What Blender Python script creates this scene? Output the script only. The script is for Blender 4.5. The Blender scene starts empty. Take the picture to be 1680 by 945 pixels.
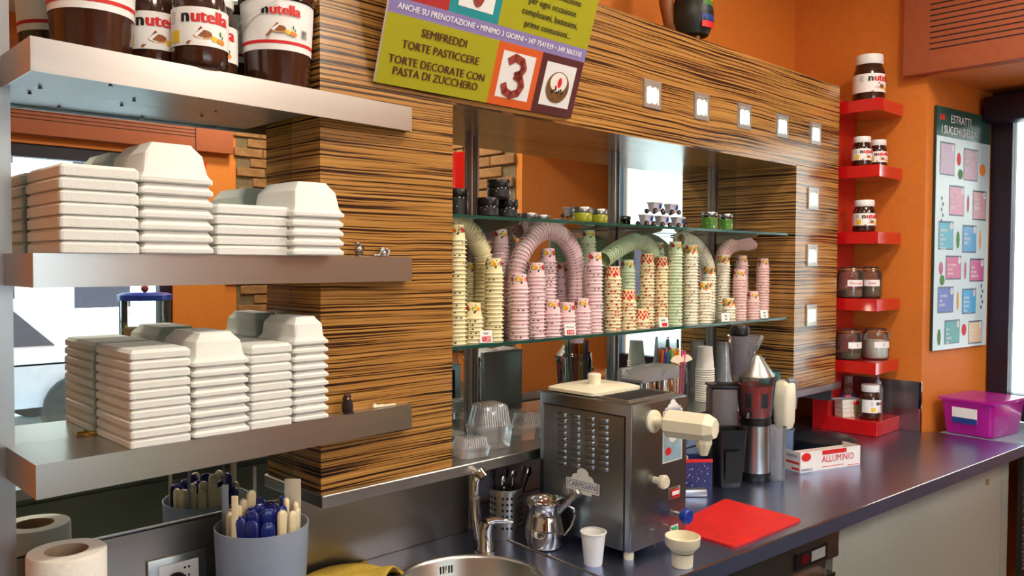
import bpy, bmesh, math, random
from mathutils import Vector, Matrix
random.seed(7)
SC = bpy.context.scene
COL = SC.collection
R = math.radians
PI = math.pi

# ------------------------------------------------------------------ camera
F = 1353.18
YAW, PIT, ROL = R(44.3048), R(-1.7531), R(0.2574)
CP = Vector((-0.0523, -1.92, 1.6666))
_fw = Vector((math.sin(YAW)*math.cos(PIT), math.cos(YAW)*math.cos(PIT), math.sin(PIT)))
_r0 = Vector((math.cos(YAW), -math.sin(YAW), 0)); _u0 = _r0.cross(_fw)
_rt = _r0*math.cos(ROL)+_u0*math.sin(ROL); _up = -_r0*math.sin(ROL)+_u0*math.cos(ROL)
cd = bpy.data.cameras.new('camera'); cam = bpy.data.objects.new('camera', cd); COL.objects.link(cam)
cd.sensor_fit = 'HORIZONTAL'; cd.sensor_width = 36.0; cd.lens = 36.0*F/1680.0
cd.clip_start = 0.02; cd.clip_end = 200
M = Matrix.Identity(4)
for i in range(3):
    M[i][0] = _rt[i]; M[i][1] = _up[i]; M[i][2] = -_fw[i]; M[i][3] = CP[i]
cam.matrix_world = M
SC.camera = cam
def ray(u, v): return _fw+_rt*((u-840)/F)-_up*((v-472.5)/F)
def at_z(u, v, z): d = ray(u, v); return CP+d*((z-CP.z)/d.z)
def at_y(u, v, y): d = ray(u, v); return CP+d*((y-CP.y)/d.y)
def at_x(u, v, x): d = ray(u, v); return CP+d*((x-CP.x)/d.x)
def mpp(p): return (Vector(p)-CP).dot(_fw)/F

# ------------------------------------------------------------------ world, exposure, daylight portals
W = bpy.data.worlds.new('sky'); SC.world = W; W.use_nodes = True
bg = W.node_tree.nodes['Background']; bg.inputs[0].default_value = (0.66, 0.82, 1.0, 1); bg.inputs[1].default_value = 22.0
SC.view_settings.view_transform = 'Standard'; SC.view_settings.look = 'None'
SC.view_settings.gamma = 1.0; SC.view_settings.use_curve_mapping = False
SC.view_settings.exposure = -0.55
def portal(loc, rot, sx, sy):
    l = bpy.data.lights.new('window_daylight', 'AREA'); l.shape = 'RECTANGLE'; l.size = sx; l.size_y = sy
    l.cycles.is_portal = True
    o = bpy.data.objects.new('window_daylight', l); COL.objects.link(o); o.location = loc; o.rotation_euler = rot
portal((4.66, -1.19, 1.66), (0, R(90), 0), 1.5, 1.1)
portal((1.05, -4.66, 1.6), (R(90), 0, 0), 2.5, 1.7)
LAMP_W = 22.0

# ------------------------------------------------------------------ geometry helpers: every one returns (verts, faces)
def join(*gs):
    V, Fc = [], []
    for v, f in gs:
        o = len(V); V += [tuple(p) for p in v]; Fc += [tuple(i+o for i in q) for q in f]
    return V, Fc
def xf(g, m): return [tuple(m @ Vector(p)) for p in g[0]], g[1]
def mv(g, x=0, y=0, z=0): return [(p[0]+x, p[1]+y, p[2]+z) for p in g[0]], g[1]
def rotz(g, a): return xf(g, Matrix.Rotation(a, 4, 'Z'))
def box(x0, x1, y0, y1, z0, z1):
    v = [(x0,y0,z0),(x1,y0,z0),(x1,y1,z0),(x0,y1,z0),(x0,y0,z1),(x1,y0,z1),(x1,y1,z1),(x0,y1,z1)]
    return v, [(0,3,2,1),(4,5,6,7),(0,1,5,4),(1,2,6,5),(2,3,7,6),(3,0,4,7)]
def prism(poly, z0, z1):
    n = len(poly)
    a = sum(poly[i][0]*poly[(i+1)%n][1]-poly[(i+1)%n][0]*poly[i][1] for i in range(n))
    if a < 0: poly = poly[::-1]
    v = [(x,y,z0) for x,y in poly]+[(x,y,z1) for x,y in poly]
    f = [tuple(range(n-1,-1,-1)), tuple(range(n,2*n))]+[(i,(i+1)%n,n+(i+1)%n,n+i) for i in range(n)]
    return v, f
def rbox(x0, x1, y0, y1, z0, z1, b=0.005, seg=2):
    bm = bmesh.new(); v, f = box(x0,x1,y0,y1,z0,z1); vs = [bm.verts.new(p) for p in v]
    for q in f: bm.faces.new([vs[i] for i in q])
    bmesh.ops.bevel(bm, geom=bm.edges[:], offset=b, segments=seg, affect='EDGES', profile=0.5)
    bm.verts.index_update(); g = [tuple(p.co) for p in bm.verts], [tuple(x.index for x in q.verts) for q in bm.faces]; bm.free(); return g
def rrect(w, d, r, n=4):
    pts = []
    for cx, cy, a0 in ((w/2-r,d/2-r,0),(-w/2+r,d/2-r,90),(-w/2+r,-d/2+r,180),(w/2-r,-d/2+r,270)):
        for k in range(n+1):
            a = R(a0+90*k/n); pts.append((cx+r*math.cos(a), cy+r*math.sin(a)))
    return pts
def loft(rings, cap0=True, cap1=True):
    n = len(rings[0]); V = [p for r in rings for p in r]; f = []
    for k in range(len(rings)-1):
        for i in range(n): f.append((k*n+i, k*n+(i+1)%n, (k+1)*n+(i+1)%n, (k+1)*n+i))
    if cap0: f.append(tuple(range(n-1,-1,-1)))
    if cap1: f.append(tuple(range((len(rings)-1)*n, len(rings)*n)))
    return V, f
def lathe(prof, n=24, cap0=True, cap1=True):
    return loft([[(r*math.cos(2*PI*i/n), r*math.sin(2*PI*i/n), z) for i in range(n)] for r, z in prof], cap0, cap1)
def tube(path, r, n=8, cap=True):
    P = [Vector(p) for p in path]; rings = []
    rr = r if isinstance(r, (list, tuple)) else [r]*len(P)
    ref = None
    for i, p in enumerate(P):
        t = (P[min(i+1,len(P)-1)]-P[max(i-1,0)]).normalized()
        if ref is None: ref = Vector((0,0,1)) if abs(t.z) < .9 else Vector((1,0,0))
        a = (ref-t*ref.dot(t)).normalized(); b = t.cross(a); ref = a
        rings.append([tuple(p+(a*math.cos(2*PI*k/n)+b*math.sin(2*PI*k/n))*rr[i]) for k in range(n)])
    return loft(rings, cap, cap)
def cyl(r, z0, z1, n=20): return lathe([(r,z0),(r,z1)], n)
def sphere(r, cx=0, cy=0, cz=0, n=14, m=8, sx=1, sy=1, sz=1):
    pr = [(max(1e-4, r*math.sin(PI*k/m)), -r*math.cos(PI*k/m)) for k in range(m+1)]
    g = lathe(pr, n); return [(x*sx+cx, y*sy+cy, z*sz+cz) for x,y,z in g[0]], g[1]
def quad(a, b, c, d): return [tuple(a),tuple(b),tuple(c),tuple(d)], [(0,1,2,3)]
def disc(r, n=20, sx=1.0, sy=1.0):   # flat disc in xz facing -y
    return [(r*sx*math.cos(2*PI*i/n), 0, r*sy*math.sin(2*PI*i/n)) for i in range(n)], [tuple(range(n))]
def wrap(g, rad, a0=0.0, sub=0):
    """flat art in x,z (y = height above the surface) bent round a cylinder; x=0 faces -y, then turned by a0"""
    out = []
    for x, y, z in g[0]:
        a = x/rad; q = rad+y
        out.append((q*math.sin(a), -q*math.cos(a), z))
    return rotz((out, g[1]), a0)
def strip(w, z0, z1, y=0.0, n=18):   # flat strip cut in n columns so that it can be bent
    v = []; f = []
    for i in range(n+1): v += [(-w/2+w*i/n, y, z0), (-w/2+w*i/n, y, z1)]
    for i in range(n): f.append((2*i, 2*i+2, 2*i+3, 2*i+1))
    return v, f
_tc = {}
def textg(s, size, bold=0.0, align='CENTER', sx=1.0):
    """lettering as flat geometry in xz, facing -y"""
    key = (s, size, bold, align, sx)
    if key in _tc: return _tc[key]
    c = bpy.data.curves.new('t', 'FONT'); c.body = s; c.size = size; c.align_x = align; c.align_y = 'CENTER'
    c.resolution_u = 2; c.fill_mode = 'FRONT'
    o = bpy.data.objects.new('t', c); me = bpy.data.meshes.new_from_object(o)
    g = [(p.co.x*sx, 0.0, p.co.y) for p in me.vertices], [tuple(p.vertices) for p in me.polygons]
    if bold: g = join(mv(g, -bold*size*.5), mv(g, bold*size*.5, -.00005), mv(g, 0, -.0001))
    bpy.data.objects.remove(o); bpy.data.curves.remove(c); bpy.data.meshes.remove(me)
    _tc[key] = g; return g
def mesh(name, g, mat, smooth=40):
    me = bpy.data.meshes.new(name); me.from_pydata(g[0], [], g[1]); me.update()
    if mat: me.materials.append(mat)
    if smooth:
        me.polygons.foreach_set('use_smooth', [True]*len(me.polygons)); me.set_sharp_from_angle(angle=R(smooth))
    return me
def obj(name, g, mat, parent=None, loc=None, rz=0.0, smooth=40, label=None):
    me = g if isinstance(g, bpy.types.Mesh) else mesh(name, g, mat, smooth)
    o = bpy.data.objects.new(name, me); COL.objects.link(o)
    if parent: o.parent = parent
    if loc is not None: o.location = loc
    if rz: o.rotation_euler = (0,0,rz)
    if label: o['label'] = label
    return o
def tag(o, label, cat, group=None):
    o['label'] = label; o['category'] = cat
    if group: o['group'] = group
    return o
def thing(name, label, cat, loc=(0,0,0), rz=0.0, group=None):
    o = bpy.data.objects.new(name, None); COL.objects.link(o); o.empty_display_size = .02
    o.location = loc; o.rotation_euler = (0,0,rz); return tag(o, label, cat, group)
def struct(name, g, mat, smooth=0):
    o = obj(name, g, mat, smooth=smooth); o['kind'] = 'structure'; return o
def rot_to(d):   # matrix turning +z to d
    return Vector((0,0,1)).rotation_difference(Vector(d).normalized()).to_matrix().to_4x4()

# ------------------------------------------------------------------ materials (all node based)
def lin(c): return tuple(((x/12.92) if x <= .04045 else ((x+.055)/1.055)**2.4) for x in [y/255 for y in c])
MATS = {}
def mat(name, rgb, rough=.5, metal=0., var=.06, scale=12., bump=0., trans=0., alpha=1., emit=None, es=0., coat=0., stretch=(1,1,1), rvar=0., ior=1.45):
    m = bpy.data.materials.new(name); m.use_nodes = True; nt = m.node_tree; b = nt.nodes['Principled BSDF']
    c = lin(rgb)
    b.inputs['Roughness'].default_value = rough; b.inputs['Metallic'].default_value = metal
    b.inputs['Transmission Weight'].default_value = trans; b.inputs['Alpha'].default_value = alpha
    b.inputs['Coat Weight'].default_value = coat; b.inputs['Coat Roughness'].default_value = .1; b.inputs['IOR'].default_value = ior
    tc = nt.nodes.new('ShaderNodeTexCoord'); mp = nt.nodes.new('ShaderNodeMapping'); mp.inputs['Scale'].default_value = stretch
    nz = nt.nodes.new('ShaderNodeTexNoise'); nz.inputs['Scale'].default_value = scale; nz.inputs['Detail'].default_value = 4
    nt.links.new(tc.outputs['Object'], mp.inputs[0]); nt.links.new(mp.outputs[0], nz.inputs['Vector'])
    rp = nt.nodes.new('ShaderNodeValToRGB'); rp.color_ramp.elements[0].position = .3; rp.color_ramp.elements[1].position = .7
    rp.color_ramp.elements[0].color = (*[max(0,x*(1-var)) for x in c], 1); rp.color_ramp.elements[1].color = (*[min(1,x*(1+var)) for x in c], 1)
    nt.links.new(nz.outputs['Fac'], rp.inputs[0]); nt.links.new(rp.outputs[0], b.inputs['Base Color'])
    if rvar:
        mr = nt.nodes.new('ShaderNodeMapRange'); mr.inputs[3].default_value = rough-rvar; mr.inputs[4].default_value = rough+rvar
        nt.links.new(nz.outputs['Fac'], mr.inputs[0]); nt.links.new(mr.outputs[0], b.inputs['Roughness'])
    if bump:
        bp = nt.nodes.new('ShaderNodeBump'); bp.inputs['Strength'].default_value = bump; bp.inputs['Distance'].default_value = .002
        nt.links.new(nz.outputs['Fac'], bp.inputs['Height']); nt.links.new(bp.outputs[0], b.inputs['Normal'])
    if emit:
        b.inputs['Emission Color'].default_value = (*lin(emit),1); b.inputs['Emission Strength'].default_value = es
    MATS[name] = m; return m
def clear(name, rgb, rough=.03, opac=.12):
    """thin clear glass or plastic: see-through with a fresnel gloss"""
    m = bpy.data.materials.new(name); m.use_nodes = True; nt = m.node_tree; nt.nodes.clear()
    out = nt.nodes.new('ShaderNodeOutputMaterial'); tr = nt.nodes.new('ShaderNodeBsdfTransparent'); gl = nt.nodes.new('ShaderNodeBsdfGlossy')
    df = nt.nodes.new('ShaderNodeBsdfDiffuse'); fr = nt.nodes.new('ShaderNodeFresnel'); m1 = nt.nodes.new('ShaderNodeMixShader'); m2 = nt.nodes.new('ShaderNodeMixShader')
    nz = nt.nodes.new('ShaderNodeTexNoise'); nz.inputs['Scale'].default_value = 30; mr = nt.nodes.new('ShaderNodeMapRange')
    mr.inputs[3].default_value = opac*.8; mr.inputs[4].default_value = opac*1.2; nt.links.new(nz.outputs['Fac'], mr.inputs[0])
    c = lin(rgb); tr.inputs[0].default_value = (*[x**.35 for x in c],1); df.inputs[0].default_value = (*c,1)
    gl.inputs['Roughness'].default_value = rough; fr.inputs[0].default_value = 1.5
    nt.links.new(mr.outputs[0], m1.inputs[0]); nt.links.new(tr.outputs[0], m1.inputs[1]); nt.links.new(df.outputs[0], m1.inputs[2])
    nt.links.new(fr.outputs[0], m2.inputs[0]); nt.links.new(m1.outputs[0], m2.inputs[1]); nt.links.new(gl.outputs[0], m2.inputs[2])
    nt.links.new(m2.outputs[0], out.inputs[0]); MATS[name] = m; return m
def zebra(name, axis):
    """zebrawood laminate: dark brown lines running along the board; axis = coordinate across the grain"""
    m = bpy.data.materials.new(name); m.use_nodes = True; nt = m.node_tree; b = nt.nodes['Principled BSDF']; N = nt.nodes.new; L = nt.links.new
    tc = N('ShaderNodeTexCoord'); w = N('ShaderNodeTexNoise'); w.inputs['Scale'].default_value = 2.2; w.inputs['Detail'].default_value = 3
    L(tc.outputs['Object'], w.inputs['Vector'])
    sep = N('ShaderNodeSeparateXYZ'); L(tc.outputs['Object'], sep.inputs[0])
    ma = N('ShaderNodeMath'); ma.operation = 'MULTIPLY_ADD'; ma.inputs[1].default_value = .016; L(w.outputs['Fac'], ma.inputs[0]); L(sep.outputs[axis], ma.inputs[2])
    sc = N('ShaderNodeMath'); sc.operation = 'MULTIPLY'; sc.inputs[1].default_value = 175.; L(ma.outputs[0], sc.inputs[0])
    s2 = N('ShaderNodeMath'); s2.operation = 'MULTIPLY'; s2.inputs[1].default_value = 1.1
    other = N('ShaderNodeMath'); other.operation = 'ADD'; L(sep.outputs[0], other.inputs[0]); L(sep.outputs[1 if axis == 2 else 2], other.inputs[1]); L(other.outputs[0], s2.inputs[0])
    cb = N('ShaderNodeCombineXYZ'); L(s2.outputs[0], cb.inputs[0]); L(sc.outputs[0], cb.inputs[1])
    n1 = N('ShaderNodeTexNoise'); n1.inputs['Scale'].default_value = 1.; n1.inputs['Detail'].default_value = 2.5; n1.inputs['Roughness'].default_value = .65; L(cb.outputs[0], n1.inputs['Vector'])
    rp = N('ShaderNodeValToRGB'); cr = rp.color_ramp
    cr.elements[0].position = .44; cr.elements[0].color = (*lin((38,20,14)),1); cr.elements[1].position = .49; cr.elements[1].color = (*lin((166,116,56)),1)
    e = cr.elements.new(.70); e.color = (*lin((198,150,80)),1)
    L(n1.outputs['Fac'], rp.inputs[0]); L(rp.outputs[0], b.inputs['Base Color'])
    b.inputs['Roughness'].default_value = .24; b.inputs['Coat Weight'].default_value = .5; b.inputs['Coat Roughness'].default_value = .16
    MATS[name] = m; return m
zeb = zebra('zebrawood', 2); zebs = zebra('zebrawood soffit', 1)
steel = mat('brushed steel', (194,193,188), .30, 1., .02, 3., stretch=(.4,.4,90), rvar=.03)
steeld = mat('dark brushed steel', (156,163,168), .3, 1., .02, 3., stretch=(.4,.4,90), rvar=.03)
ctop = mat('daylight-tinted worktop steel', (166,178,214), .29, 1., .04, 3., stretch=(1,3,1))  # blue in the base colour stands in for cool daylight on plain steel
chrome = mat('chrome', (205,202,196), .07, 1., .02)
alum = mat('anodised aluminium', (170,170,168), .32, 1., .03)
mirror = mat('mirror silver', (214,224,220), .005, 1., .003)
orange = mat('orange paint', (216,122,40), .62, 0, .05, 40, .06)
terra = mat('terracotta paint', (172,92,58), .6, 0, .05, 30, .04)
cream = mat('cream plaster', (238,222,196), .8, 0, .03, 20)
red = mat('red lacquer', (205,22,24), .14, 0, .04, 10, coat=1.0)
black = mat('black plastic', (20,20,22), .35, 0, .1)
blackm = mat('matt black', (24,23,25), .7, 0, .1)
foam = mat('polystyrene foam', (236,236,230), .62, 0, .025, 220, .25)
white = mat('white plastic', (240,240,236), .35, 0, .02)
paperw = mat('white paper', (240,238,232), .8, 0, .03, 60)
ivory = mat('ivory plastic', (236,228,200), .3, 0, .03)
purpleframe = mat('dark plum frame', (34,24,40), .4, 0, .08)
floorm = mat('grey floor tile', (104,102,102), .4, 0, .1, 5)
brickm = mat('old brick', (150,104,62), .9, 0, .25, 18, .5); mortar = mat('mortar', (120,98,70), .95, 0, .2, 30, .3)
brown = mat('chocolate spread', (58,30,18), .16, 0, .12, 14, coat=.6)
labelw = mat('label paper', (244,242,238), .45, 0, .02, 40)
inkred = mat('red ink', (214,34,30), .5, 0, .02); inkblk = mat('black ink', (22,20,22), .5, 0, .02)
inkblue = mat('blue ink', (28,62,140), .5, 0, .03); inkw = mat('white ink', (246,246,246), .5, 0, .01)
yellow = mat('yellow ink', (240,200,30), .5, 0, .03); green = mat('leaf green ink', (70,130,50), .5, 0, .1)
orangeink = mat('orange ink', (236,140,30), .5, 0, .1); nut = mat('hazelnut ink', (150,84,40), .6, 0, .2, 60); bread = mat('bread ink', (214,160,90), .6, 0, .15, 60)
glass = clear('clear glass', (232,240,238), .02, .05); glassj = clear('jar glass', (225,232,230), .03, .045)
plast = clear('clear plastic', (244,246,248), .10, .16); gedge = mat('green glass edge', (36,92,80), .12, 0, .1, trans=.35)
gshelf = clear('shelf glass', (205,232,222), .02, .04)
frost = mat('milky grey plastic', (158,170,186), .4, 0, .04, alpha=.72)
cabm = mat('grey cabinet laminate', (166,168,160), .45, 0, .03, 60)

# ------------------------------------------------------------------ dimensions taken from the photograph
MY = -0.155                                   # left mirror plane
PY = -0.28                                    # front of the zebrawood surround
XL, XN0, XN1, XR = 0.942, 1.332, 3.199, 3.596
ZB0, ZB, ZH, ZT = 1.104, 1.1345, 2.0786, 2.460
XW = 3.913                                    # right wall
CEIL, BACK, YB = 3.30, 0.10, -4.60
ZC = 0.90
CA = math.atan2(-0.937+0.762, 3.943-1.626)    # worktop front is a few degrees off the wall
def cfront(x): return -0.762+(x-1.626)*math.tan(CA)-0.012

# ------------------------------------------------------------------ room shell
struct('floor', box(-2.6, 4.7, YB-.1, .3, -.1, 0), floorm)
struct('ceiling', box(-2.6, 4.8, YB-.1, .3, CEIL, CEIL+.1), cream)
struct('wall_back', box(-2.6, XW+.3, BACK, BACK+.12, 0, CEIL), orange)
struct('wall_left', box(-2.7, -2.6, YB-.1, .3, 0, CEIL), cream)
# false wall that carries the left mirror and the steel splashback
struct('wall_mirror_side', box(-2.6, XL, MY+.006, BACK, 0, CEIL), orange)
struct('wall_niche_back', box(XL, 3.63, .006, BACK, ZB, ZT), blackm)
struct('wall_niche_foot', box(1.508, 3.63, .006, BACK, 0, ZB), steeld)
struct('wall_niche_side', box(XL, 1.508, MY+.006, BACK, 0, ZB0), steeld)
# right wall with the splayed window recess
o = struct('wall_right', join(prism([(XW,BACK),(XW,-.54),(4.62,-.636),(4.75,-.636),(4.75,BACK)], 0, CEIL),
                          prism([(XW,YB),(XW,-2.05),(4.62,-1.80),(4.75,-1.80),(4.75,YB)], 0, CEIL),
                          box(XW, 4.75, -2.06, -.5, 2.52, CEIL), box(4.46, 4.62, -2.0, -.55, 0, .86)), orange)
# opposite wall: window, orange pier
struct('wall_opposite', join(box(-2.6, -.3, YB-.15, YB, 0, CEIL), box(2.45, XW+.3, YB-.15, YB, 0, CEIL), box(-.3, 2.45, YB-.15, YB, 2.45, CEIL), box(-.3, 2.45, YB-.15, YB, 0, .2)), orange)
def window(name, along, fixed, a0, a1, z0, z1, label):
    """framed window in a wall; along='y' or 'x'"""
    def b(p0, p1, t0, t1, q0, q1): return box(t0,t1,p0,p1,q0,q1) if along == 'y' else box(p0,p1,t0,t1,q0,q1)
    o = bpy.data.objects.new(name, None); COL.objects.link(o); o['kind'] = 'structure'; o['label'] = label
    fr = .09
    obj('window_frame', join(b(a0,a0+fr,fixed-.04,fixed+.04,z0,z1), b(a1-fr,a1,fixed-.04,fixed+.04,z0,z1), b(a0+fr,a1-fr,fixed-.04,fixed+.04,z0,z0+.13), b(a0+fr,a1-fr,fixed-.04,fixed+.04,z1-fr,z1)), purpleframe, o, smooth=0)
    obj('pane', b(a0+fr,a1-fr,fixed-.004,fixed+.004,z0+.13,z1-fr), glass, o, smooth=0)
    return o
window('window_1', 'y', 4.58, -1.80, -.634, .90, 2.52, 'dark framed tall window in the splayed recess')
window('window_2', 'x', YB-.06, -.3, 2.45, .2, 2.45, 'wide dark framed shop window opposite')
obj('roller_blind_box', rbox(4.40, 4.54, -1.82, -.632, 2.36, 2.48, .006), purpleframe)
tag(bpy.data.objects['roller_blind_box'], 'dark blind box above the window beside the juice poster', 'blind box')
# arch of bare brick at the far corner of the right wall and the opposite wall
def brickwork(name, origin, ux, nrm, rows, w0, parent_label, curve):
    e = bpy.data.objects.new(name, None); COL.objects.link(e); e['kind'] = 'structure'; e['label'] = parent_label
    ux = Vector(ux); nrm = Vector(nrm); O = Vector(origin)
    bm_ = mesh('brick', rbox(-.12,.12,-.012,.012,-.034,.034,.006,1), brickm, 0)
    ang = math.atan2(ux.y, ux.x)
    for r_ in range(rows):
        z = .05+r_*.078; lo = curve(z); n = 0; x = lo+(.0 if r_%2 else -.125)
        while x < w0:
            if x > lo-.13 and x > 0.0:
                b = bpy.data.objects.new('brick', bm_); COL.objects.link(b); b.parent = e
                b.location = O+ux*(x+.125)+nrm*(.012+random.uniform(-.004,.006))+Vector((0,0,z)); b.rotation_euler = (0,0,ang)
            x += .25
    obj('mortar_bed', xf(box(curve(1.5)+.02, w0+.05, -.004, .004, 0, rows*.078), Matrix.Translation(O) @ Matrix.Rotation(ang,4,'Z')), mortar, e, smooth=0)
brickwork('wall_brick_side', (XW,-2.06,1.0), (0,-1,0), (-1,0,0), 25, 2.4, 'bare brick patch with a curved orange plaster edge', lambda z: .05+.04*math.cos((z-.6)*2.4))
brickwork('wall_brick_opposite', (2.84,YB,1.0), (1,0,0), (0,1,0), 25, .95, 'bare brick patch on the wall opposite', lambda z: .08+.07*math.cos((z-.8)*2.0))

def vent_box(name, x0, x1, y0, y1, z0, z1, face, s0, s1, label):
    t = thing(name, label, 'vent box')
    obj('casing', rbox(x0,x1,y0,y1,z0,z1,.008), terra, t)
    for k in range(14):
        z = z0+.10+k*.0247
        g = box(x0-.0015,x0+.002,s0,s1,z,z+.005) if face == 'x' else box(s0,s1,y1-.002,y1+.0015,z,z+.005)
        obj('slot', g, blackm, t, smooth=0)
    return t
vent_box('ventilation_box', 3.86, XW, -2.05, -.449, 2.521, 3.1, 'x', -1.95, -.565, 'terracotta slotted box above the window beside the orange wall')
vent_box('ventilation_box', -.2, 2.9, YB, YB+.08, 2.50, 3.1, 'y', .1, 2.6, 'terracotta slotted box above the wide shop window')

# ------------------------------------------------------------------ outside the windows
pave = mat('pavement', (170,168,164), .9, 0, .12, 3); facade = mat('pale facade', (214,206,192), .85, 0, .06, 4); leafm = mat('leaves', (88,120,70), .7, 0, .3, 20); barkm = mat('bark', (92,78,62), .9, 0, .3, 14, .5)
o = obj('street_paving', box(-14, 22, -24, 14, -.30, -.12), pave, smooth=0); o['kind'] = 'structure'
def house(loc, rz, label):
    t = thing('street_house', label, 'building', loc, rz)
    obj('facade_wall', box(-6,6,0,4,0,9), facade, t, smooth=0)
    for i in range(5):
        for k in range(3):
            f_ = obj('house_window', box(-5+i*2.2,-3.9+i*2.2,-.05,.02,.8+k*2.9,2.5+k*2.9), purpleframe, t, smooth=0)
            obj('sill', box(-5.1+i*2.2,-3.8+i*2.2,-.14,.02,.7+k*2.9,.8+k*2.9), cream, f_, smooth=0)
house((13,-4,-.12), R(-90), 'pale house across the street from the recessed window')
house((1.5,-17,-.12), R(180), 'pale house across the street from the shop window')
t = thing('street_tree', 'young tree outside the recessed window', 'tree', (8.6,-1.9,-.12))
obj('trunk', tube([(0,0,0),(.05,.02,1.2),(.0,.0,2.6),(.1,0,3.4)], [.14,.11,.09,.06]), barkm, t)
obj('crown', join(*[sphere(random.uniform(.5,.8), random.uniform(-.8,.8), random.uniform(-.8,.8), 3.6+random.uniform(0,1.4), 10, 6) for k in range(9)]), leafm, t)
carb = mat('car paint', (196,206,220), .25, .2, .02, coat=.8); tyre = mat('tyre rubber', (26,26,28), .8, 0, .1); dglass = mat('tinted glass', (50,60,74), .08, 0, .05)
t = thing('parked_car', 'pale blue car parked outside the shop window', 'car', (1.3,-8.2,-.12))
prof = [(-2.1,.35),(2.1,.35),(2.15,.75),(1.3,.92),(.75,1.42),(-.9,1.45),(-1.6,.98),(-2.12,.85)]
obj('body', xf(prism(prof,-.82,.82), Matrix.Rotation(R(90),4,'X')), carb, t, smooth=25)
obj('side_window', xf(prism([(-1.35,.98),(1.1,.95),(.68,1.36),(-.85,1.38)],-.83,.83), Matrix.Rotation(R(90),4,'X')), dglass, t, smooth=0)
for sx in (-1.3,1.3):
    for sy in (-.8,.8): obj('wheel', xf(cyl(.32,-.1,.1,20), Matrix.Translation((sx,sy,.32)) @ Matrix.Rotation(R(90),4,'X')), tyre, t)

# ------------------------------------------------------------------ ceiling lamps (the room's own light; last two added to brighten far walls)
bulb = mat('lamp diffuser', (255,240,214), .5, 0, .01, emit=(255,226,180), es=9.)
for i, (x, y) in enumerate([(0.35,-1.25),(1.6,-1.25),(2.9,-1.25),(.4,-3.0),(2.2,-3.0),(3.2,-2.6),(2.9,-3.9)]):
    t = thing('ceiling_lamp', 'unseen round white ceiling lamp with a warm diffuser', 'lamp', (x,y,CEIL), 0, 'ceiling lamps over the bar aisle')
    obj('lamp_ring', lathe([(.17,0),(.17,-.05),(.15,-.055),(.15,-.02)], 28, True, False), white, t)
    obj('diffuser', lathe([(.149,-.045),(.12,-.062),(.001,-.07)], 28, False, True), bulb, t)
    l = bpy.data.lights.new('lamp_light', 'AREA'); l.shape = 'DISK'; l.size = .28; l.energy = LAMP_W*(1.7 if y < -2 else 1.0); l.color = (1.0,.92,.80)
    lo = bpy.data.objects.new('lamp_light', l); COL.objects.link(lo); lo.parent = t; lo.location = (0,0,-.085)

# ------------------------------------------------------------------ mirrors and steel splashback
struct('wall_mirror_left', join(box(.356, XL, MY, MY+.006, 1.104, 2.62)), mirror)
struct('trim_mirror_edge', join(box(.30, .356, MY-.012, MY+.006, 1.0, 2.62)), alum)
struct('wall_mirror_niche', box(XN0, XN1, 0, .006, ZB, ZH), mirror)
struct('wall_splashback', join(box(-2.6, 1.508, MY-.004, MY+.006, ZC, 1.104)), mat('splashback steel', (158,152,140), .3, 1., .02, 3., stretch=(.4,.4,90), rvar=.03))
struct('trim_splashback_corner', box(1.5, 1.511, MY-.008, .0, ZC, ZB0), steel)
struct('trim_mirror_foot', box(.30, XL, MY-.004, MY+.001, 1.101, 1.107), alum)

# ------------------------------------------------------------------ zebrawood surround
t = thing('niche_surround', 'zebrawood surround framing the mirrored niche with square spotlights', 'surround')
obj('pillar', box(XL, XN0, PY, .005, ZB, ZH), zeb, t, smooth=0)
obj('post', box(XN1, XR, PY, .005, ZB, ZH), zeb, t, smooth=0)
obj('header', box(XL, XR, PY, .005, ZH+.002, ZT), zeb, t, smooth=0)
obj('soffit', box(XN0, XN1, PY+.002, 0, ZH-.004, ZH+.002), zebs, t, smooth=0)
o = thing('steel_ledge', 'long folded steel ledge under the zebrawood surround', 'ledge')
obj('tray', rbox(XL-.004, 3.632, -.292, .004, ZB0+.0005, ZB-.0005, .002, 1), steel, o, smooth=30)
obj('end_bracket', box(3.60, 3.612, -.26, -.02, ZB0-.06, ZB0), steel, o, smooth=0)
# square spotlights
spotf = mat('spotlight frame', (196,196,190), .35, .8, .03); hot = mat('spotlight bulb', (255,250,236), .5, 0, .01, emit=(255,244,214), es=14.)
spots = [(2.187,2.223),(2.480,2.223),(2.771,2.225),(3.065,2.224),(3.360,2.226),(3.347,1.947),(3.345,1.704),(3.347,1.447)]
names = ['on the header, nearest the green sign','on the header, second from the green sign','on the header, third from the green sign','on the header, fourth from the green sign','on the header, at its corner over the post','on the post, uppermost','on the post, middle','on the post, lowest']
for (x, z), nm in zip(spots, names):
    s = .046; t = thing('square_spotlight', 'small square silver spotlight '+nm, 'spotlight', (x,PY,z), 0, 'spotlights in the surround')
    fr = join(box(-s,s,-.006,0,s-.013,s), box(-s,s,-.006,0,-s,-s+.013), box(-s,-s+.013,-.006,0,-s+.013,s-.013), box(s-.013,s,-.006,0,-s+.013,s-.013))
    obj('spot_frame', fr, spotf, t, smooth=0)
    obj('reflector', quad((-s+.013,-.001,-s+.013),(s-.013,-.001,-s+.013),(s-.013,-.001,s-.013),(-s+.013,-.001,s-.013)), spotf, t, smooth=0)
    obj('bulb', join(sphere(.017,-.012,-.003,-.003,14,8,1,.2,1.6), sphere(.013,.017,-.003,-.002,14,8,.8,.2,2.1)), hot, t)

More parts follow.
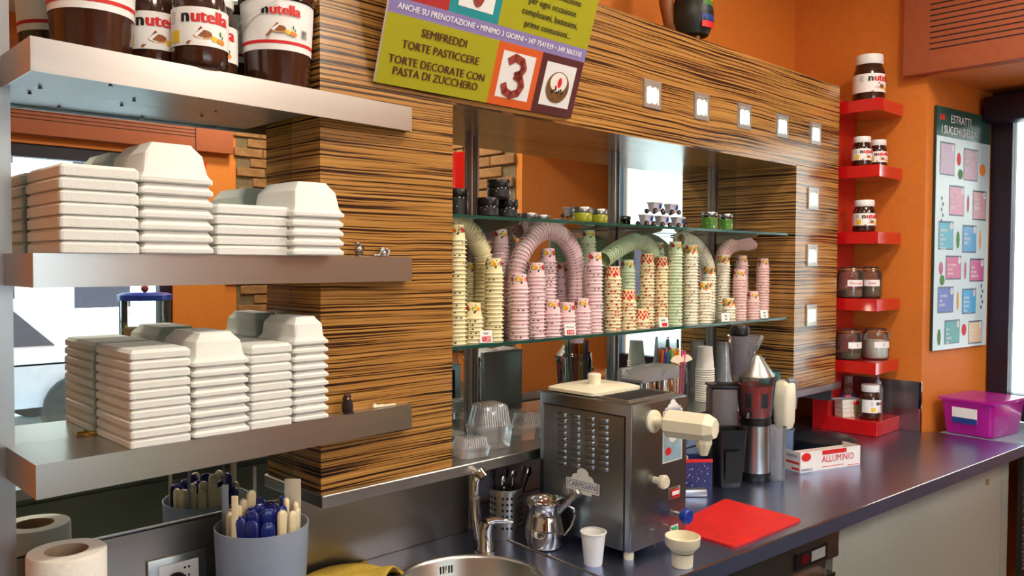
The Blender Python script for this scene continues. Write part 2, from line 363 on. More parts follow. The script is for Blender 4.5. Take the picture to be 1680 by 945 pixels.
# ------------------------------------------------------------------ three steel shelves on the left mirror
SH = [(1.985,2.043),(1.6205,1.6795),(1.259,1.3187)]
shn = ['top steel shelf carrying the chocolate spread tubs and jars','middle steel shelf carrying the shorter foam box stacks','lowest steel shelf carrying the taller foam box stacks']
SPOLY = [(.3414,MY),(.3414,-.360),(1.182,-.304),(1.182,PY-.001),(XL-.001,PY-.001),(XL-.001,MY)]
for (z0, z1), nm in zip(SH, shn):
    t = thing('steel_shelf', nm, 'shelf', group='steel shelves on the mirror')
    obj('deck', prism(SPOLY, z1-.004, z1), steel, t, smooth=0)
    def lip(a, b): # folded apron between two outline points
        a = Vector((*a,0)); b = Vector((*b,0)); n = Vector((-(b-a).y, (b-a).x, 0)).normalized()*.004
        return prism([(a.x,a.y),(b.x,b.y),(b.x+n.x,b.y+n.y),(a.x+n.x,a.y+n.y)], z0, z1-.004)
    obj('front_apron', lip(SPOLY[1], SPOLY[2]), steel, t, smooth=0)
    obj('end_apron', join(lip(SPOLY[0], SPOLY[1])), steel, t, smooth=0)
    obj('end_apron', join(lip(SPOLY[2], SPOLY[3])), steel, t, smooth=0)
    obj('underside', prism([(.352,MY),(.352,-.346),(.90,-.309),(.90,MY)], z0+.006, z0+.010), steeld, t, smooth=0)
    for k in range(6): obj('screw', mv(lathe([(.004,0),(.004,.002),(.002,.004)],10),.40+k*.085,-.19-(k%2)*.12,z0+.002), steeld, t)

# ------------------------------------------------------------------ foam boxes on the middle and lowest shelf
def lid_mesh(w, d, h):
    r = [rrect(w-.003,d-.003,.005,2), rrect(w,d,.006,2), rrect(w,d,.006,2), rrect(w-.012,d-.012,.005,2)]
    zs = [0, .0015, h-.006, h]
    return mesh('foam_tray', loft([[(x,y,z) for x,y in p] for p,z in zip(r,zs)]), foam, 22)
def tub_mesh(w, d, p, hb):
    # upside-down tub: moulded rim at the foot, tapering body above with ribs pressed in
    rg = [(w-.010,d-.010,0),(w,d,.003),(w,d,p*.45),(w-.008,d-.008,p*.62),(w-.016,d-.016,p*.98),(w*.80,d*.84,p+hb*.62),(w*.60,d*.72,p+hb-.004),(w*.57,d*.70,p+hb)]
    return mesh('foam_tub', loft([[(x,y,z) for x,y in rrect(a,b,.007,2)] for a,b,z in rg], False, True), foam, 22)
def foam_stack(kind, u0, u1, y, z, n, pitch, depth, hb, label, grp, yaw=R(5.0)):
    a = at_y(u0, 600, y); b = at_y(u1, 600, y); w = abs(b.x-a.x)-.001
    d = depth; cx = (a.x+b.x)/2; cy = y+d/2
    me = lid_mesh(w, d, pitch-.0006) if kind == 'lid' else tub_mesh(w, d, pitch, hb)
    for k in range(n):
        top = k == n-1
        o = obj('foam_tray' if kind == 'lid' else 'foam_tub', me, None, None, (cx+random.uniform(-.0012,.0012), cy+random.uniform(-.001,.001), z+k*pitch+.0003))
        nm = label if not top else label.replace(' in the ', ' topping the ')
        tag(o, nm, 'foam tray' if kind == 'lid' else 'foam tub', grp)
zm, zl = SH[1][1], SH[2][1]
foam_stack('lid', 100, 232, -.372, zm, 7, .0222, .205, 0, 'white foam tray in the widest stack on the middle shelf', 'wide foam trays on the middle shelf')
foam_stack('tub', 233, 354, -.360, zm, 7, .0222, .195, .056, 'white foam tub in the upturned stack beside the widest trays, middle shelf', 'foam tubs beside the widest trays')
foam_stack('lid', 357, 480, -.345, zm, 5, .0205, .180, 0, 'white foam tray in the short five-high stack on the middle shelf', 'short tray stack on the middle shelf')
foam_stack('tub', 481, 567, -.372, zm, 5, .0205, .200, .056, 'white foam tub in the upturned stack nearest the pillar, middle shelf', 'foam tubs by the pillar, middle shelf')
foam_stack('lid', 213, 315, -.350, zl, 10, .0183, .190, 0, 'white foam tray in the stack beside the gold ring, lowest shelf', 'foam trays beside the gold ring')
foam_stack('tub', 316, 411, -.345, zl, 8, .0200, .185, .045, 'white foam tub in the ribbed stack between two tray stacks, lowest shelf', 'foam tubs between tray stacks, lowest shelf')
foam_stack('lid', 412, 481, -.335, zl, 9, .0195, .172, 0, 'white foam tray in the narrow stack between two tub stacks, lowest shelf', 'narrow foam trays on the lowest shelf')
foam_stack('tub', 482, 541, -.330, zl, 10, .0185, .170, .042, 'white foam tub in the tall narrow stack against the pillar, lowest shelf', 'tall narrow foam tubs by the pillar')
# small things on those shelves
gold = mat('gold', (212,170,80), .2, 1., .05); pewter = mat('pewter', (150,140,128), .3, 1., .1, 40, .3); silver = mat('silver beads', (210,208,204), .15, 1., .05)
ring = [(.017*math.cos(a*PI/12), .012*math.sin(a*PI/12), .003+.002*math.sin(a*PI/6)) for a in range(25)]
o = tag(obj('gold_ring', join(tube(ring, .0022, 8), mv(tube([(x*.8,y*.8,z) for x,y,z in ring], .0016, 8), .008, 0, .002)), gold), 'twisted gold ring lying on the lowest steel shelf', 'ring'); p = at_z(142, 714, zl); o.location = (p.x, max(p.y,-.30), zl)
# two pewter/silver ornaments, an owl and a clip
def blob(name, parts, m, label, cat, u, v, z, y, s=1.0):
    p = at_y(u, v, y); t = thing(name, label, cat, (p.x, y, z))
    for n, g in parts: obj(n, [(a*s,b*s,c*s) for a,b,c in g[0]] and ([(a*s,b*s,c*s) for a,b,c in g[0]], g[1]), m, t)
    return t
blob('pewter_bird', [('body', sphere(.011,0,0,.014,12,8,1.,.8,1.1)), ('wing', tube([(-.016,0,.030),(-.004,0,.022),(.010,0,.026),(.014,0,.016)],[.001,.003,.003,.001],6)), ('head', sphere(.006,-.004,0,.029)), ('base', cyl(.010,0,.003,14)), ('tail', tube([(.006,0,.010),(.014,0,.004)],[.003,.001],6))], pewter, 'small pewter bird ornament at the foot of the foam tubs', 'ornament', 589, 418, zm, -.302)
hg = [('body', join(*[sphere(.0042, random.uniform(-.010,.012), random.uniform(-.006,.006), random.uniform(.004,.020), 8, 5) for k in range(26)])), ('tail', join(*[sphere(.0028, -.014-.004*k, 0, .004, 8, 5) for k in range(4)]))]
blob('beaded_hedgehog', hg, silver, 'silver beaded ornament at the end of the middle shelf', 'ornament', 630, 423, zm, -.292)
owlm = mat('dark carved wood', (46,30,28), .5, 0, .4, 60, .3)
ow = [('body', lathe([(.010,0),(.0125,.006),(.0135,.018),(.010,.028),(.0115,.034),(.009,.041),(.002,.043)],14)), ('ear', mv(lathe([(.003,0),(.0005,.008)],8),-.006,0,.040)), ('ear', mv(lathe([(.003,0),(.0005,.008)],8),.006,0,.040)), ('foot', box(-.009,.009,-.014,-.006,0,.005))]
t = blob('owl_figurine', ow, owlm, 'small dark owl figurine standing on the lowest shelf', 'ornament', 570, 672, zl, -.306)
for sx in (-1,1): obj('eye', sphere(.0028, sx*.0045, -.0095, .035, 8, 6), bread, t)
t = blob('folding_tool', [('blade', rbox(-.036,-.004,-.005,.005,.001,.007,.0015)), ('blade', rbox(-.006,.030,-.003,.004,.001,.005,.001)), ('pin', sphere(.005,-.030,0,.006))], ivory, 'cream hinged clip lying at the end of the lowest shelf', 'clip', 632, 664, zl, -.293)

# ------------------------------------------------------------------ chocolate spread jars and tubs
def sprite(rad, a0, x, z, s, parent):
    """bread, knife, nuts and leaf printed on a label"""
    def put(g, m, lift): obj('printed_picture', wrap(mv(g, x, lift, z), rad, a0), m, parent, smooth=0)
    d = lambda r, px, pz, sx=1., sy=1.: mv(disc(r*s, 14, sx, sy), px*s, 0, pz*s)
    put(d(.20,.0,-.04,1.6,.55), bread, .0006); put(d(.17,.02,.03,1.5,.7), nut, .0009)
    put(([(-.55*s,0,-.30*s),(-.47*s,0,-.34*s),(-.02*s,0,.20*s),(-.08*s,0,.26*s)],[(0,1,2,3)]), nut, .0012)
    put(([(-.30*s,0,-.02*s),(-.22*s,0,-.10*s),(.02*s,0,.16*s),(-.06*s,0,.18*s)],[(0,1,2,3)]), inkw, .0014)
    put(d(.09,.36,-.10), yellow, .0012); put(join(d(.085,.52,-.14), d(.085,.66,-.16)), orangeink, .0014); put(join(d(.06,.58,.10,.6,1.4), d(.05,.66,.0,.6,1.2)), green, .0012)
def brand(rad, a0, x, z, size, parent):
    n = textg('n', size, .10, 'LEFT'); rest = textg('utella', size, .10, 'LEFT')
    w = max(p[0] for p in n[0])+size*.06
    obj('lettering', wrap(mv(n, x, .0012, z), rad, a0), inkblk, parent, smooth=0); obj('lettering', wrap(mv(rest, x+w, .0012, z), rad, a0), inkred, parent, smooth=0)
def face_cam(p): return math.atan2(CP.x-p[0], -(CP.y-p[1]))
def spread_jar(p, r, h, label, grp, turn=0.0, yel=True):
    t = thing('chocolate_spread_jar', label, 'jar', p, 0, grp); a0 = face_cam(p)+turn
    obj('glass_body', lathe([(r*.86,0),(r*.96,h*.03),(r,h*.08),(r*.985,h*.30),(r,h*.52),(r*.97,h*.62),(r*.86,h*.74),(r*.78,h*.79),(r*.78,h*.82)], 36), brown, t)
    obj('lid', lathe([(r*.84,h*.80),(r*.86,h*.81),(r*.86,h*.97),(r*.83,h),(.001,h)], 36, True, True), white, t)
    lb = obj('label', wrap(strip(r*4.3, h*.20, h*.58, .0, 30), r+.0008, a0), labelw, t, smooth=60)
    rr = r+.0008; s = r/.05
    brand(rr, a0, -.036*s, h*.485, .0330*s, lb); sprite(rr, a0, .004*s, h*.31, .056*s, lb)
    if yel: obj('weight_badge', wrap(mv(strip(.020*s, 0, .022*s, 0, 4), -.050*s, .0010, h*.23), rr, a0), yellow, lb, smooth=0)
    obj('small_print', join(*[wrap(mv(strip(.014*s, 0, .0012*s, 0, 3), -.056*s, .0010, h*(.42+.025*k)), rr, a0) for k in range(5)]), mat_grey, lb, smooth=0)
    return t
mat_grey = mat('grey ink', (150,150,150), .6, 0, .05)
def spread_tub(p, label, turn=0.0):
    t = thing('chocolate_spread_tub', label, 'tub', p, 0, 'large chocolate spread tubs'); a0 = face_cam(p)+turn
    r0, r1, h = .068, .079, .205
    R_ = lambda z: r0+(r1-r0)*z/h
    obj('bucket', lathe([(r0-.004,0),(r0,.004),(R_(h),h)], 44), brown, t)
    obj('lid', lathe([(r1+.001,h-.022),(r1+.004,h-.022),(r1+.0045,h-.002)], 44, False, False), brown, t)
    obj('lid_top', lathe([(r1+.0047,h-.004),(r1+.0047,h+.006),(r1-.002,h+.008),(r1-.01,h+.003),(.001,h+.003)], 44, True, True), white, t)
    def band(z0, z1, m, lift, name, par, ang=6.283):
        n = 48; v = []; f = []
        for i in range(n+1):
            a = -ang/2+ang*i/n+a0
            for z in (z0,z1): q = R_(z)+lift; v.append((q*math.sin(a), -q*math.cos(a), z))
        for i in range(n): f.append((2*i,2*i+2,2*i+3,2*i+1))
        return obj(name, (v,f), m, par, smooth=60)
    lb = band(.075, h-.024, labelw, .0010, 'label', t); band(.088, .095, inkred, .0016, 'red_stripe', lb)
    rr = R_(.16)+.0024; brand(rr, a0, -.033, .158, .031, lb); sprite(R_(.115)+.0034, a0, .004, .118, .052, lb)
    rc = R_(.11)+.003
    obj('barcode', join(*[wrap(mv(strip(.0012,0,.018,0,1), .056+.0022*k, .0006, .105), rc, a0) for k in range(7)]), inkblk, lb, smooth=0)
    hd = [(math.cos(a)*(r1+.006), math.sin(a)*(r1+.006), h-.03-.045*math.sin(a)) for a in [PI*k/16 for k in range(17)]]
    obj('bail_handle', rotz(tube(hd, .0016, 6), a0+PI*.5), white, t)
z1 = SH[0][1]+.0005
def up(u, y, z=z1): p = at_y(u, 100, y); return (p.x, p.y, z)
spread_tub(up(151,-.255), 'chocolate spread tub turned away at the outer end of the top shelf', R(115))
spread_tub(up(455,-.238), 'chocolate spread tub with its label outward beside the zebrawood pillar')
spread_jar((.602,-.210,z1), .0520, .195, 'chocolate spread jar half hidden behind the front jar, beside the turned tub', 'jars on the top steel shelf', R(4))
spread_jar((.657,-.303,z1), .0530, .195, 'chocolate spread jar at the shelf front with its whole label showing', 'jars on the top steel shelf', R(2))
spread_jar((.722,-.212,z1), .0525, .195, 'chocolate spread jar behind the front jar, next to the outward-facing tub', 'jars on the top steel shelf', R(-6))

# ------------------------------------------------------------------ hanging sign
T0 = Vector((1.082,-.290,2.092)); tilt = math.atan2(.31,.951)
t = thing('cake_sign', 'tilted green and purple printed sign advertising cakes on the zebrawood header', 'sign', T0); t.rotation_euler = (tilt,0,0)
SW, SHh = .692, .53
c_gr = mat('sign green', (166,162,22), .4, 0, .02); c_pu = mat('sign lilac', (140,124,178), .4, 0, .02); c_or = mat('sign orange', (214,92,32), .4, 0, .02); c_bu = mat('sign burgundy', (86,36,38), .4, 0, .02)
c_te = mat('sign teal', (30,142,150), .4, 0, .02); c_rd = mat('sign red', (176,46,46), .4, 0, .02); c_ph = mat('photo white', (232,230,228), .4, 0, .02)
obj('board', box(0,SW,-.002,.006,0,SHh), c_ph, t, smooth=0)
def panel(x0,x1,z0,z1,m,name='colour_field',d=.0028): return obj(name, quad((x0,-d,z0),(x1,-d,z0),(x1,-d,z1),(x0,-d,z1)), m, t, smooth=0)
panel(0,.356,0,.163,c_gr); panel(.356,.522,0,.163,c_or); panel(.522,SW,0,.163,c_bu)
panel(0,SW,.163,.199,c_pu); panel(0,.172,.199,.365,c_rd); panel(.172,.338,.199,.365,c_te); panel(.338,SW,.199,.365,c_gr); panel(0,SW,.365,SHh,c_gr)
panel(.378,.500,.022,.143,c_ph,'photo_field',.0034); panel(.545,.668,.024,.143,c_ph,'photo_field',.0034); panel(.198,.314,.219,.345,c_ph,'photo_field',.0034)
def stext(s, x, z, size, m, bold=.0, align='CENTER', sx=1.): obj('lettering', mv(textg(s,size,bold,align,sx), x, -.0044, z), m, t, smooth=0)
stext('SEMIFREDDI', .178,.133,.0275,c_bu,.05); stext('TORTE PASTICCERE', .178,.098,.0275,c_bu,.05); stext('TORTE DECORATE CON', .178,.060,.0275,c_bu,.05); stext('PASTA DI ZUCCHERO', .178,.034,.0275,c_bu,.05)
stext('ANCHE SU PRENOTAZIONE \u2022 MINIMO 3 GIORNI \u2022 347 7541939 \u2022 349 3063330', SW/2+.002,.181,.0198,inkw,.03,sx=.96)
for k, s_ in enumerate(['prime comunioni...','compleanni, battesimi,','per ogni occasione','di nostra produzione']): stext(s_, .520,.222+k*.030,.0245,inkblk,.03)
stext('allestimento', .540,.345,.027,inkblk,.012)
jam = mat('red glaze', (150,58,44), .5, 0, .3, 160); cakeb = mat('cake brown', (112,74,34), .6, 0, .3, 120); whip = mat('whipped cream', (236,230,220), .6, 0, .05)
tp = [(.405,.118),(.425,.130),(.452,.124),(.462,.106),(.452,.090),(.436,.084),(.456,.078),(.466,.060),(.456,.040),(.432,.032),(.408,.040),(.400,.056)]
gsum = []
for i in range(len(tp)-1):
    a = Vector((tp[i][0],-.0048,tp[i][1])); b = Vector((tp[i+1][0],-.0048,tp[i+1][1])); d = (b-a).normalized(); n_ = Vector((-d.z,0,d.x))*.0105
    gsum.append(quad(a-d*.004-n_, b+d*.004-n_, b+d*.004+n_, a-d*.004+n_))
obj('printed_picture', join(*gsum), jam, t, smooth=0)
for k, ch in enumerate('PAOLA'): stext(ch, .456+.004*math.sin(k*1.6), .112-.017*k, .013, c_gr, .01)
obj('printed_picture', mv(disc(.046,24,1,.95), .606,-.0048,.078), cakeb, t, smooth=0); obj('printed_picture', mv(disc(.034,20,1,.8), .606,-.0052,.092), whip, t, smooth=0)
obj('printed_picture', join(mv(disc(.012,12,.7,1.2), .610,-.0056,.092), mv(disc(.005,8), .598,-.0056,.078)), inkred, t, smooth=0); obj('printed_picture', join(*[mv(disc(.004,8), .585+.007*k,-.0056,.064+.004*(k%3)) for k in range(7)]), inkblk, t, smooth=0)
obj('printed_picture', mv(disc(.03,20,.7,1.3), .258,-.0048,.265), jam, t, smooth=0)

# ------------------------------------------------------------------ rooster on the header
t = thing('painted_rooster', 'painted wooden rooster standing on top of the zebrawood header', 'figurine', (2.60,-.16,ZT), R(-40))
rd = mat('rooster black green', (32,36,26), .45, 0, .3, 30); rb = mat('rooster brown', (140,80,34), .5, 0, .3, 20)
obj('body', lathe([(.02,.040),(.06,.055),(.080,.10),(.078,.15),(.060,.21),(.035,.27),(.028,.33),(.034,.36),(.02,.40),(.002,.41)],20), rd, t)
obj('tail', tube([(-.05,0,.05),(-.085,0,.10),(-.10,0,.18),(-.09,0,.27),(-.06,0,.33)],[.012,.024,.028,.024,.004],10), rb, t)
for k, m_ in enumerate([inkred, inkblue, inkblue, MATS['leaf green ink'], yellow]):
    obj('wing_feather', join(*[wrap(mv(strip(.085-.006*k, .072+.026*k, .095+.026*k, .0015, 8), 0, 0, 0), .080-.002*k, a) for a in (R(40),)]), m_, t)
for s_ in (-1,1):
    obj('leg', tube([(.01,s_*.03,.05),(.012,s_*.032,.01)],.011,10), rb, t); obj('foot', sphere(.018,.026,s_*.033,.009,12,8,1.6,.8,.5), rb, t)
obj('comb', join(*[sphere(.012,.01+.012*k,0,.415,8,6,.7,.4,1.2) for k in range(3)]), inkred, t); obj('beak', tube([(.03,0,.375),(.06,0,.37)],[.01,.001],8), yellow, t)

# ------------------------------------------------------------------ niche: standards, brackets, glass shelves
ZG = [1.445, 1.794]; GY = -.262
for x, nm in ((1.646,'nearest the pillar'),(2.346,'in the middle'),(3.012,'nearest the post')):
    t = thing('shelf_standard', 'slotted aluminium upright on the niche mirror, '+nm, 'shelf upright', (x,0,0), 0, 'shelf uprights')
    obj('channel', join(box(-.016,-.009,-.016,-.001,ZB+.001,ZH-.005), box(.009,.016,-.016,-.001,ZB+.001,ZH-.005), box(-.009,.009,-.006,-.001,ZB+.001,ZH-.005)), alum, t, smooth=0)
    obj('slot_line', box(-.004,.004,-.0066,-.006,ZB+.02,ZH-.02), blackm, t, smooth=0)
    for zg in ZG:
        obj('bracket', xf(prism([(-.016,-.008),(-.215,-.008),(-.21,-.014),(-.016,-.045)],-.003,.003), Matrix.Translation((0,0,zg-.001)) @ Matrix(((0,0,1,0),(1,0,0,0),(0,1,0,0),(0,0,0,1)))), steel, t, smooth=0)
for zg, nm in zip(ZG, ('lower glass shelf holding the paper cup stacks','upper glass shelf holding small jars and wheeled tubs')):
    t = thing('glass_shelf', nm, 'shelf', group='glass shelves in the niche')
    obj('pane', box(XN0+.012, XN1-.016, GY+.004, -.02, zg-.008, zg), gshelf, t, smooth=0)
    obj('polished_edge', box(XN0+.012, XN1-.016, GY, GY+.004, zg-.009, zg), gedge, t, smooth=0)

# ------------------------------------------------------------------ paper cups on the lower glass shelf
def cupmat(name, base, flecks):
    m = bpy.data.materials.new(name); m.use_nodes = True; nt = m.node_tree; b = nt.nodes['Principled BSDF']; N = nt.nodes.new; L = nt.links.new
    tc = N('ShaderNodeTexCoord'); vo = N('ShaderNodeTexVoronoi'); vo.inputs['Scale'].default_value = 95; L(tc.outputs['Object'], vo.inputs['Vector'])
    lt = N('ShaderNodeMath'); lt.operation = 'LESS_THAN'; lt.inputs[1].default_value = flecks[1]; L(vo.outputs['Distance'], lt.inputs[0])
    hs = N('ShaderNodeValToRGB'); hs.color_ramp.interpolation = 'CONSTANT'; el = hs.color_ramp.elements
    cs = flecks[0]; el[0].color = (*lin(cs[0]),1); el[1].position = .33; el[1].color = (*lin(cs[1]),1); e = el.new(.66); e.color = (*lin(cs[2]),1)
    sp = N('ShaderNodeSeparateColor'); L(vo.outputs['Color'], sp.inputs[0]); L(sp.outputs[0], hs.inputs[0])
    gt = N('ShaderNodeMath'); gt.operation = 'LESS_THAN'; gt.inputs[1].default_value = flecks[2]; L(sp.outputs[1], gt.inputs[0])
    mu = N('ShaderNodeMath'); mu.operation = 'MULTIPLY'; L(lt.outputs[0], mu.inputs[0]); L(gt.outputs[0], mu.inputs[1])
    mx = N('ShaderNodeMix'); mx.data_type = 'RGBA'; mx.inputs[6].default_value = (*lin(base),1); L(mu.outputs[0], mx.inputs[0]); L(hs.outputs[0], mx.inputs[7]); L(mx.outputs[2], b.inputs['Base Color'])
    b.inputs['Roughness'].default_value = .45; return m
FR = [(60,90,40),(130,40,30),(60,40,30)]
CM = {'cream': cupmat('cream cup', (244,230,178), (FR,.30,.30)), 'pink': cupmat('pink cup', (242,205,208), (FR,.30,.30)), 'green': cupmat('green cup', (206,222,180), (FR,.28,.25)),
      'red': cupmat('red check cup', (244,226,176), ([(206,44,26),(214,60,30),(190,30,20)],.42,.48)), 'fruit': cupmat('fruit cup', (244,234,206), ([(228,150,30),(200,70,30),(110,120,30)],.34,.45)), 'rose': cupmat('rose cup', (240,196,186), (FR,.28,.2))}
rimm = {'cream': mat('cream rim', (252,242,206), .4), 'pink': mat('pink rim', (252,226,226), .4), 'green': mat('green rim', (228,238,208), .4), 'red': mat('check rim', (252,240,208), .4), 'fruit': mat('fruit rim', (250,244,226), .4), 'rose': mat('rose rim', (250,214,204), .4)}
RC, PIT_, HC = .0298, .0112, .043
cupbody = {k: mesh('cup_wall', lathe([(RC-.0040,.0),(RC-.0042,.002),(.0212,HC),(.0203,HC-.002),(.0005,HC-.002)], 22, False, True), CM[k], 50) for k in CM}
cuprim = {k: mesh('rolled_rim', lathe([(RC-.004,0),(RC-.0004,.0004),(RC,.0014),(RC-.0004,.0026),(RC-.0042,.0030)], 22, False, False), rimm[k], 60) for k in CM}
def print_art(kind, par, a0):
    rr = .0268; gs = {}
    def put(m, g, lift=.0006):
        out = []
        for x, y, z in g[0]:
            r_ = RC-.0042+(.0212-RC+.0042)*(z/HC)+lift; a = x/rr; out.append((r_*math.sin(a), -r_*math.cos(a), z))
        gs.setdefault(m.name, (m, []))[1].append(rotz((out, g[1]), a0))
    if kind == 'red':
        for i in range(12):
            for k in range(3):
                if (i+k)%2 == 0: put(inkred, mv(strip(.0066,0,.0085,0,2), -.042+i*.0072, 0, .012+k*.0092))
    elif kind == 'fruit':
        for i in range(16): put((orangeink, yellow, inkred, green)[i%4], mv(disc(.0062,9,1.3,.9), -.05+i*.0068, 0, .018+(i*7%3)*.0075), .0006+.0002*(i%3))
    else:
        for j, x in enumerate((-.030,.002,.034)):
            put(green, mv(disc(.0082,9,1.5,.8), x-.003, 0, .027)); put(inkred if j != 1 else yellow, mv(disc(.0072,9), x, 0, .0295), .0009); put(nut if j != 1 else orangeink, mv(disc(.0052,8), x+.007, 0, .0265), .0011)
    for m, lst in gs.values(): obj('fruit_print', join(*lst), m, par, smooth=0)
NCUP = 0
def one_cup(kind, mtx, label, grp, top=False):
    global NCUP
    t = thing({'cream':'cream_paper_cup','pink':'pink_paper_cup','green':'green_paper_cup','red':'checked_paper_cup','fruit':'fruit_print_cup','rose':'rose_paper_cup'}[kind], label, 'paper cup', (0,0,0), 0, grp); t.matrix_world = mtx
    obj('cup_wall', cupbody[kind], None, t); obj('rolled_rim', cuprim[kind], None, t)
    if top: print_art(kind, t, random.uniform(-.5,.5)+R(-40))
    NCUP += 1
def cup_stack(kind, u, vtop, y, label):
    p = at_y(u, vtop, y); n = max(2, round((p.z-ZG[0]-HC)/PIT_)+1)
    for k in range(n):
        m = Matrix.Translation((p.x+random.uniform(-.0007,.0007), y+random.uniform(-.0007,.0007), ZG[0]+.0004+k*PIT_)) @ Matrix.Rotation(random.uniform(0,6.28), 4, 'Z') if k < n-1 else Matrix.Translation((p.x, y, ZG[0]+.0004+k*PIT_))
        one_cup(kind, m, (('printed topmost ' if k == n-1 else '')+label), label, k == n-1)
def cup_arch(kind, pts, y, label):
    P = [at_y(u, v, y) for u, v in pts]; fine = []
    for i in range(len(P)-1):
        p0 = P[max(i-1,0)]; p1 = P[i]; p2 = P[i+1]; p3 = P[min(i+2,len(P)-1)]
        for s in range(24):
            q = s/24; fine.append(.5*((2*p1)+(-p0+p2)*q+(2*p0-5*p1+4*p2-p3)*q*q+(-p0+3*p1-3*p2+p3)*q**3))
    fine.append(P[-1]); acc = 0; last = fine[0]; nxt = 0
    for i in range(1, len(fine)):
        d = fine[i]-fine[i-1]; acc += d.length
        if acc >= nxt:
            one_cup(kind, Matrix.Translation(fine[i]) @ rot_to(d), label, label); nxt += PIT_*1.05
A = lambda x, y: (730+x/3.936, 340+y/3.936)
B = lambda x, y: (980+x/4.297, 340+y/4.297)
for kind, (u, v), y, lb in [
    ('cream', A(72,112), -.215, 'cream cup in the tall stack against the pillar'), ('cream', A(165,358), -.085, 'cream cup in the back stack under the cream arch'),
    ('cream', A(315,335), -.205, 'cream cup in the tall stack beside the first price card'), ('cream', A(181,622), -.215, 'cream cup in the short stack behind the first price card'),
    ('pink', A(357,142), -.080, 'pink cup in the tall back stack between cream and pink arches'), ('pink', A(480,425), -.215, 'pink cup in the front stack left of the lemon-printed pink one'),
    ('pink', A(590,352), -.200, 'pink cup in the front stack with lemon print under the pink arch'), ('pink', A(664,270), -.130, 'pink cup in the stack right under the crown of the pink arch'),
    ('pink', A(765,357), -.075, 'pink cup in the back stack under the pink arch'), ('pink', A(692,587), -.215, 'pink cup in the low front stack left of the second price card'),
    ('pink', A(788,628), -.222, 'pink cup in the low stack behind the second price card'), ('pink', A(886,585), -.215, 'pink cup in the low stack right of the second price card'),
    ('pink', A(966,295), -.205, 'pink cup in the tall stack beside the red-check cups'), ('green', A(925,147), -.075, 'green cup in the tall back stack behind the pink cups'),
    ('red', B(112,420), -.205, 'red-check cup in the stack beside the tall pink cups'), ('green', B(214,380), -.110, 'green cup in the stack between two red-check stacks'),
    ('red', B(217,590), -.215, 'red-check cup in the half-height front stack'), ('red', B(352,327), -.140, 'red-check cup in the tallest red stack'),
    ('red', B(312,715), -.222, 'red-check cup in the lowest red stack'), ('red', B(455,347), -.155, 'red-check cup in the tall stack behind the third price card'),
    ('green', B(550,234), -.190, 'green cup in the tall stack right of the red-check cups'), ('green', B(425,242), -.070, 'green cup in the back stack behind the red-check cups'),
    ('fruit', B(662,270), -.200, 'fruit-print cup in the tallest fruit stack beside green cups'), ('fruit', B(788,407), -.140, 'fruit-print cup in the middle stack under the fruit arch'),
    ('fruit', B(756,522), -.215, 'fruit-print cup in the narrow front stack'), ('fruit', B(890,342), -.135, 'fruit-print cup in the stack under the rose arch'),
    ('fruit', B(925,637), -.215, 'fruit-print cup in the low stack behind the fourth price card'), ('rose', B(1005,442), -.200, 'rose cup in the front stack with lemon print'),
    ('rose', B(1020,342), -.090, 'rose cup in the back stack under the rose arch'), ('rose', B(1096,587), -.215, 'rose cup in the low stack beside the fifth price card'),
    ('rose', B(1168,352), -.170, 'rose cup in the last tall stack by the post')]:
    cup_stack(kind, u, v, y, lb)
cup_arch('cream', [A(248,860), A(246,600), A(252,420), A(240,300), A(195,200), A(130,130), A(60,100)], -.130, 'cream cup in the arched row leaning to the pillar')
cup_arch('pink', [A(455,840), A(455,600), A(462,420), A(500,290), A(575,190), A(665,150), A(760,190), A(825,290), A(850,430), A(852,600), A(852,800)], -.140, 'pink cup in the big arch of nested cups')
cup_arch('pink', [A(470,150), A(520,128), A(570,122), A(620,130)], -.040, 'pale cup in the row lying behind the pink arch')
cup_arch('green', [B(45,370), B(110,320), B(190,270), B(270,240), B(340,260), B(390,330), B(392,460), B(392,600)], -.110, 'green cup in the bent row over the red-check cups')
cup_arch('fruit', [B(575,230), B(625,232), B(685,265), B(735,320), B(772,400), B(790,480)], -.085, 'fruit-print cup in the bent row above the fruit stacks')
cup_arch('rose', [B(872,420), B(882,350), B(920,290), B(980,260), B(1040,256), B(1066,260)], -.095, 'rose cup in the bent row nearest the post')
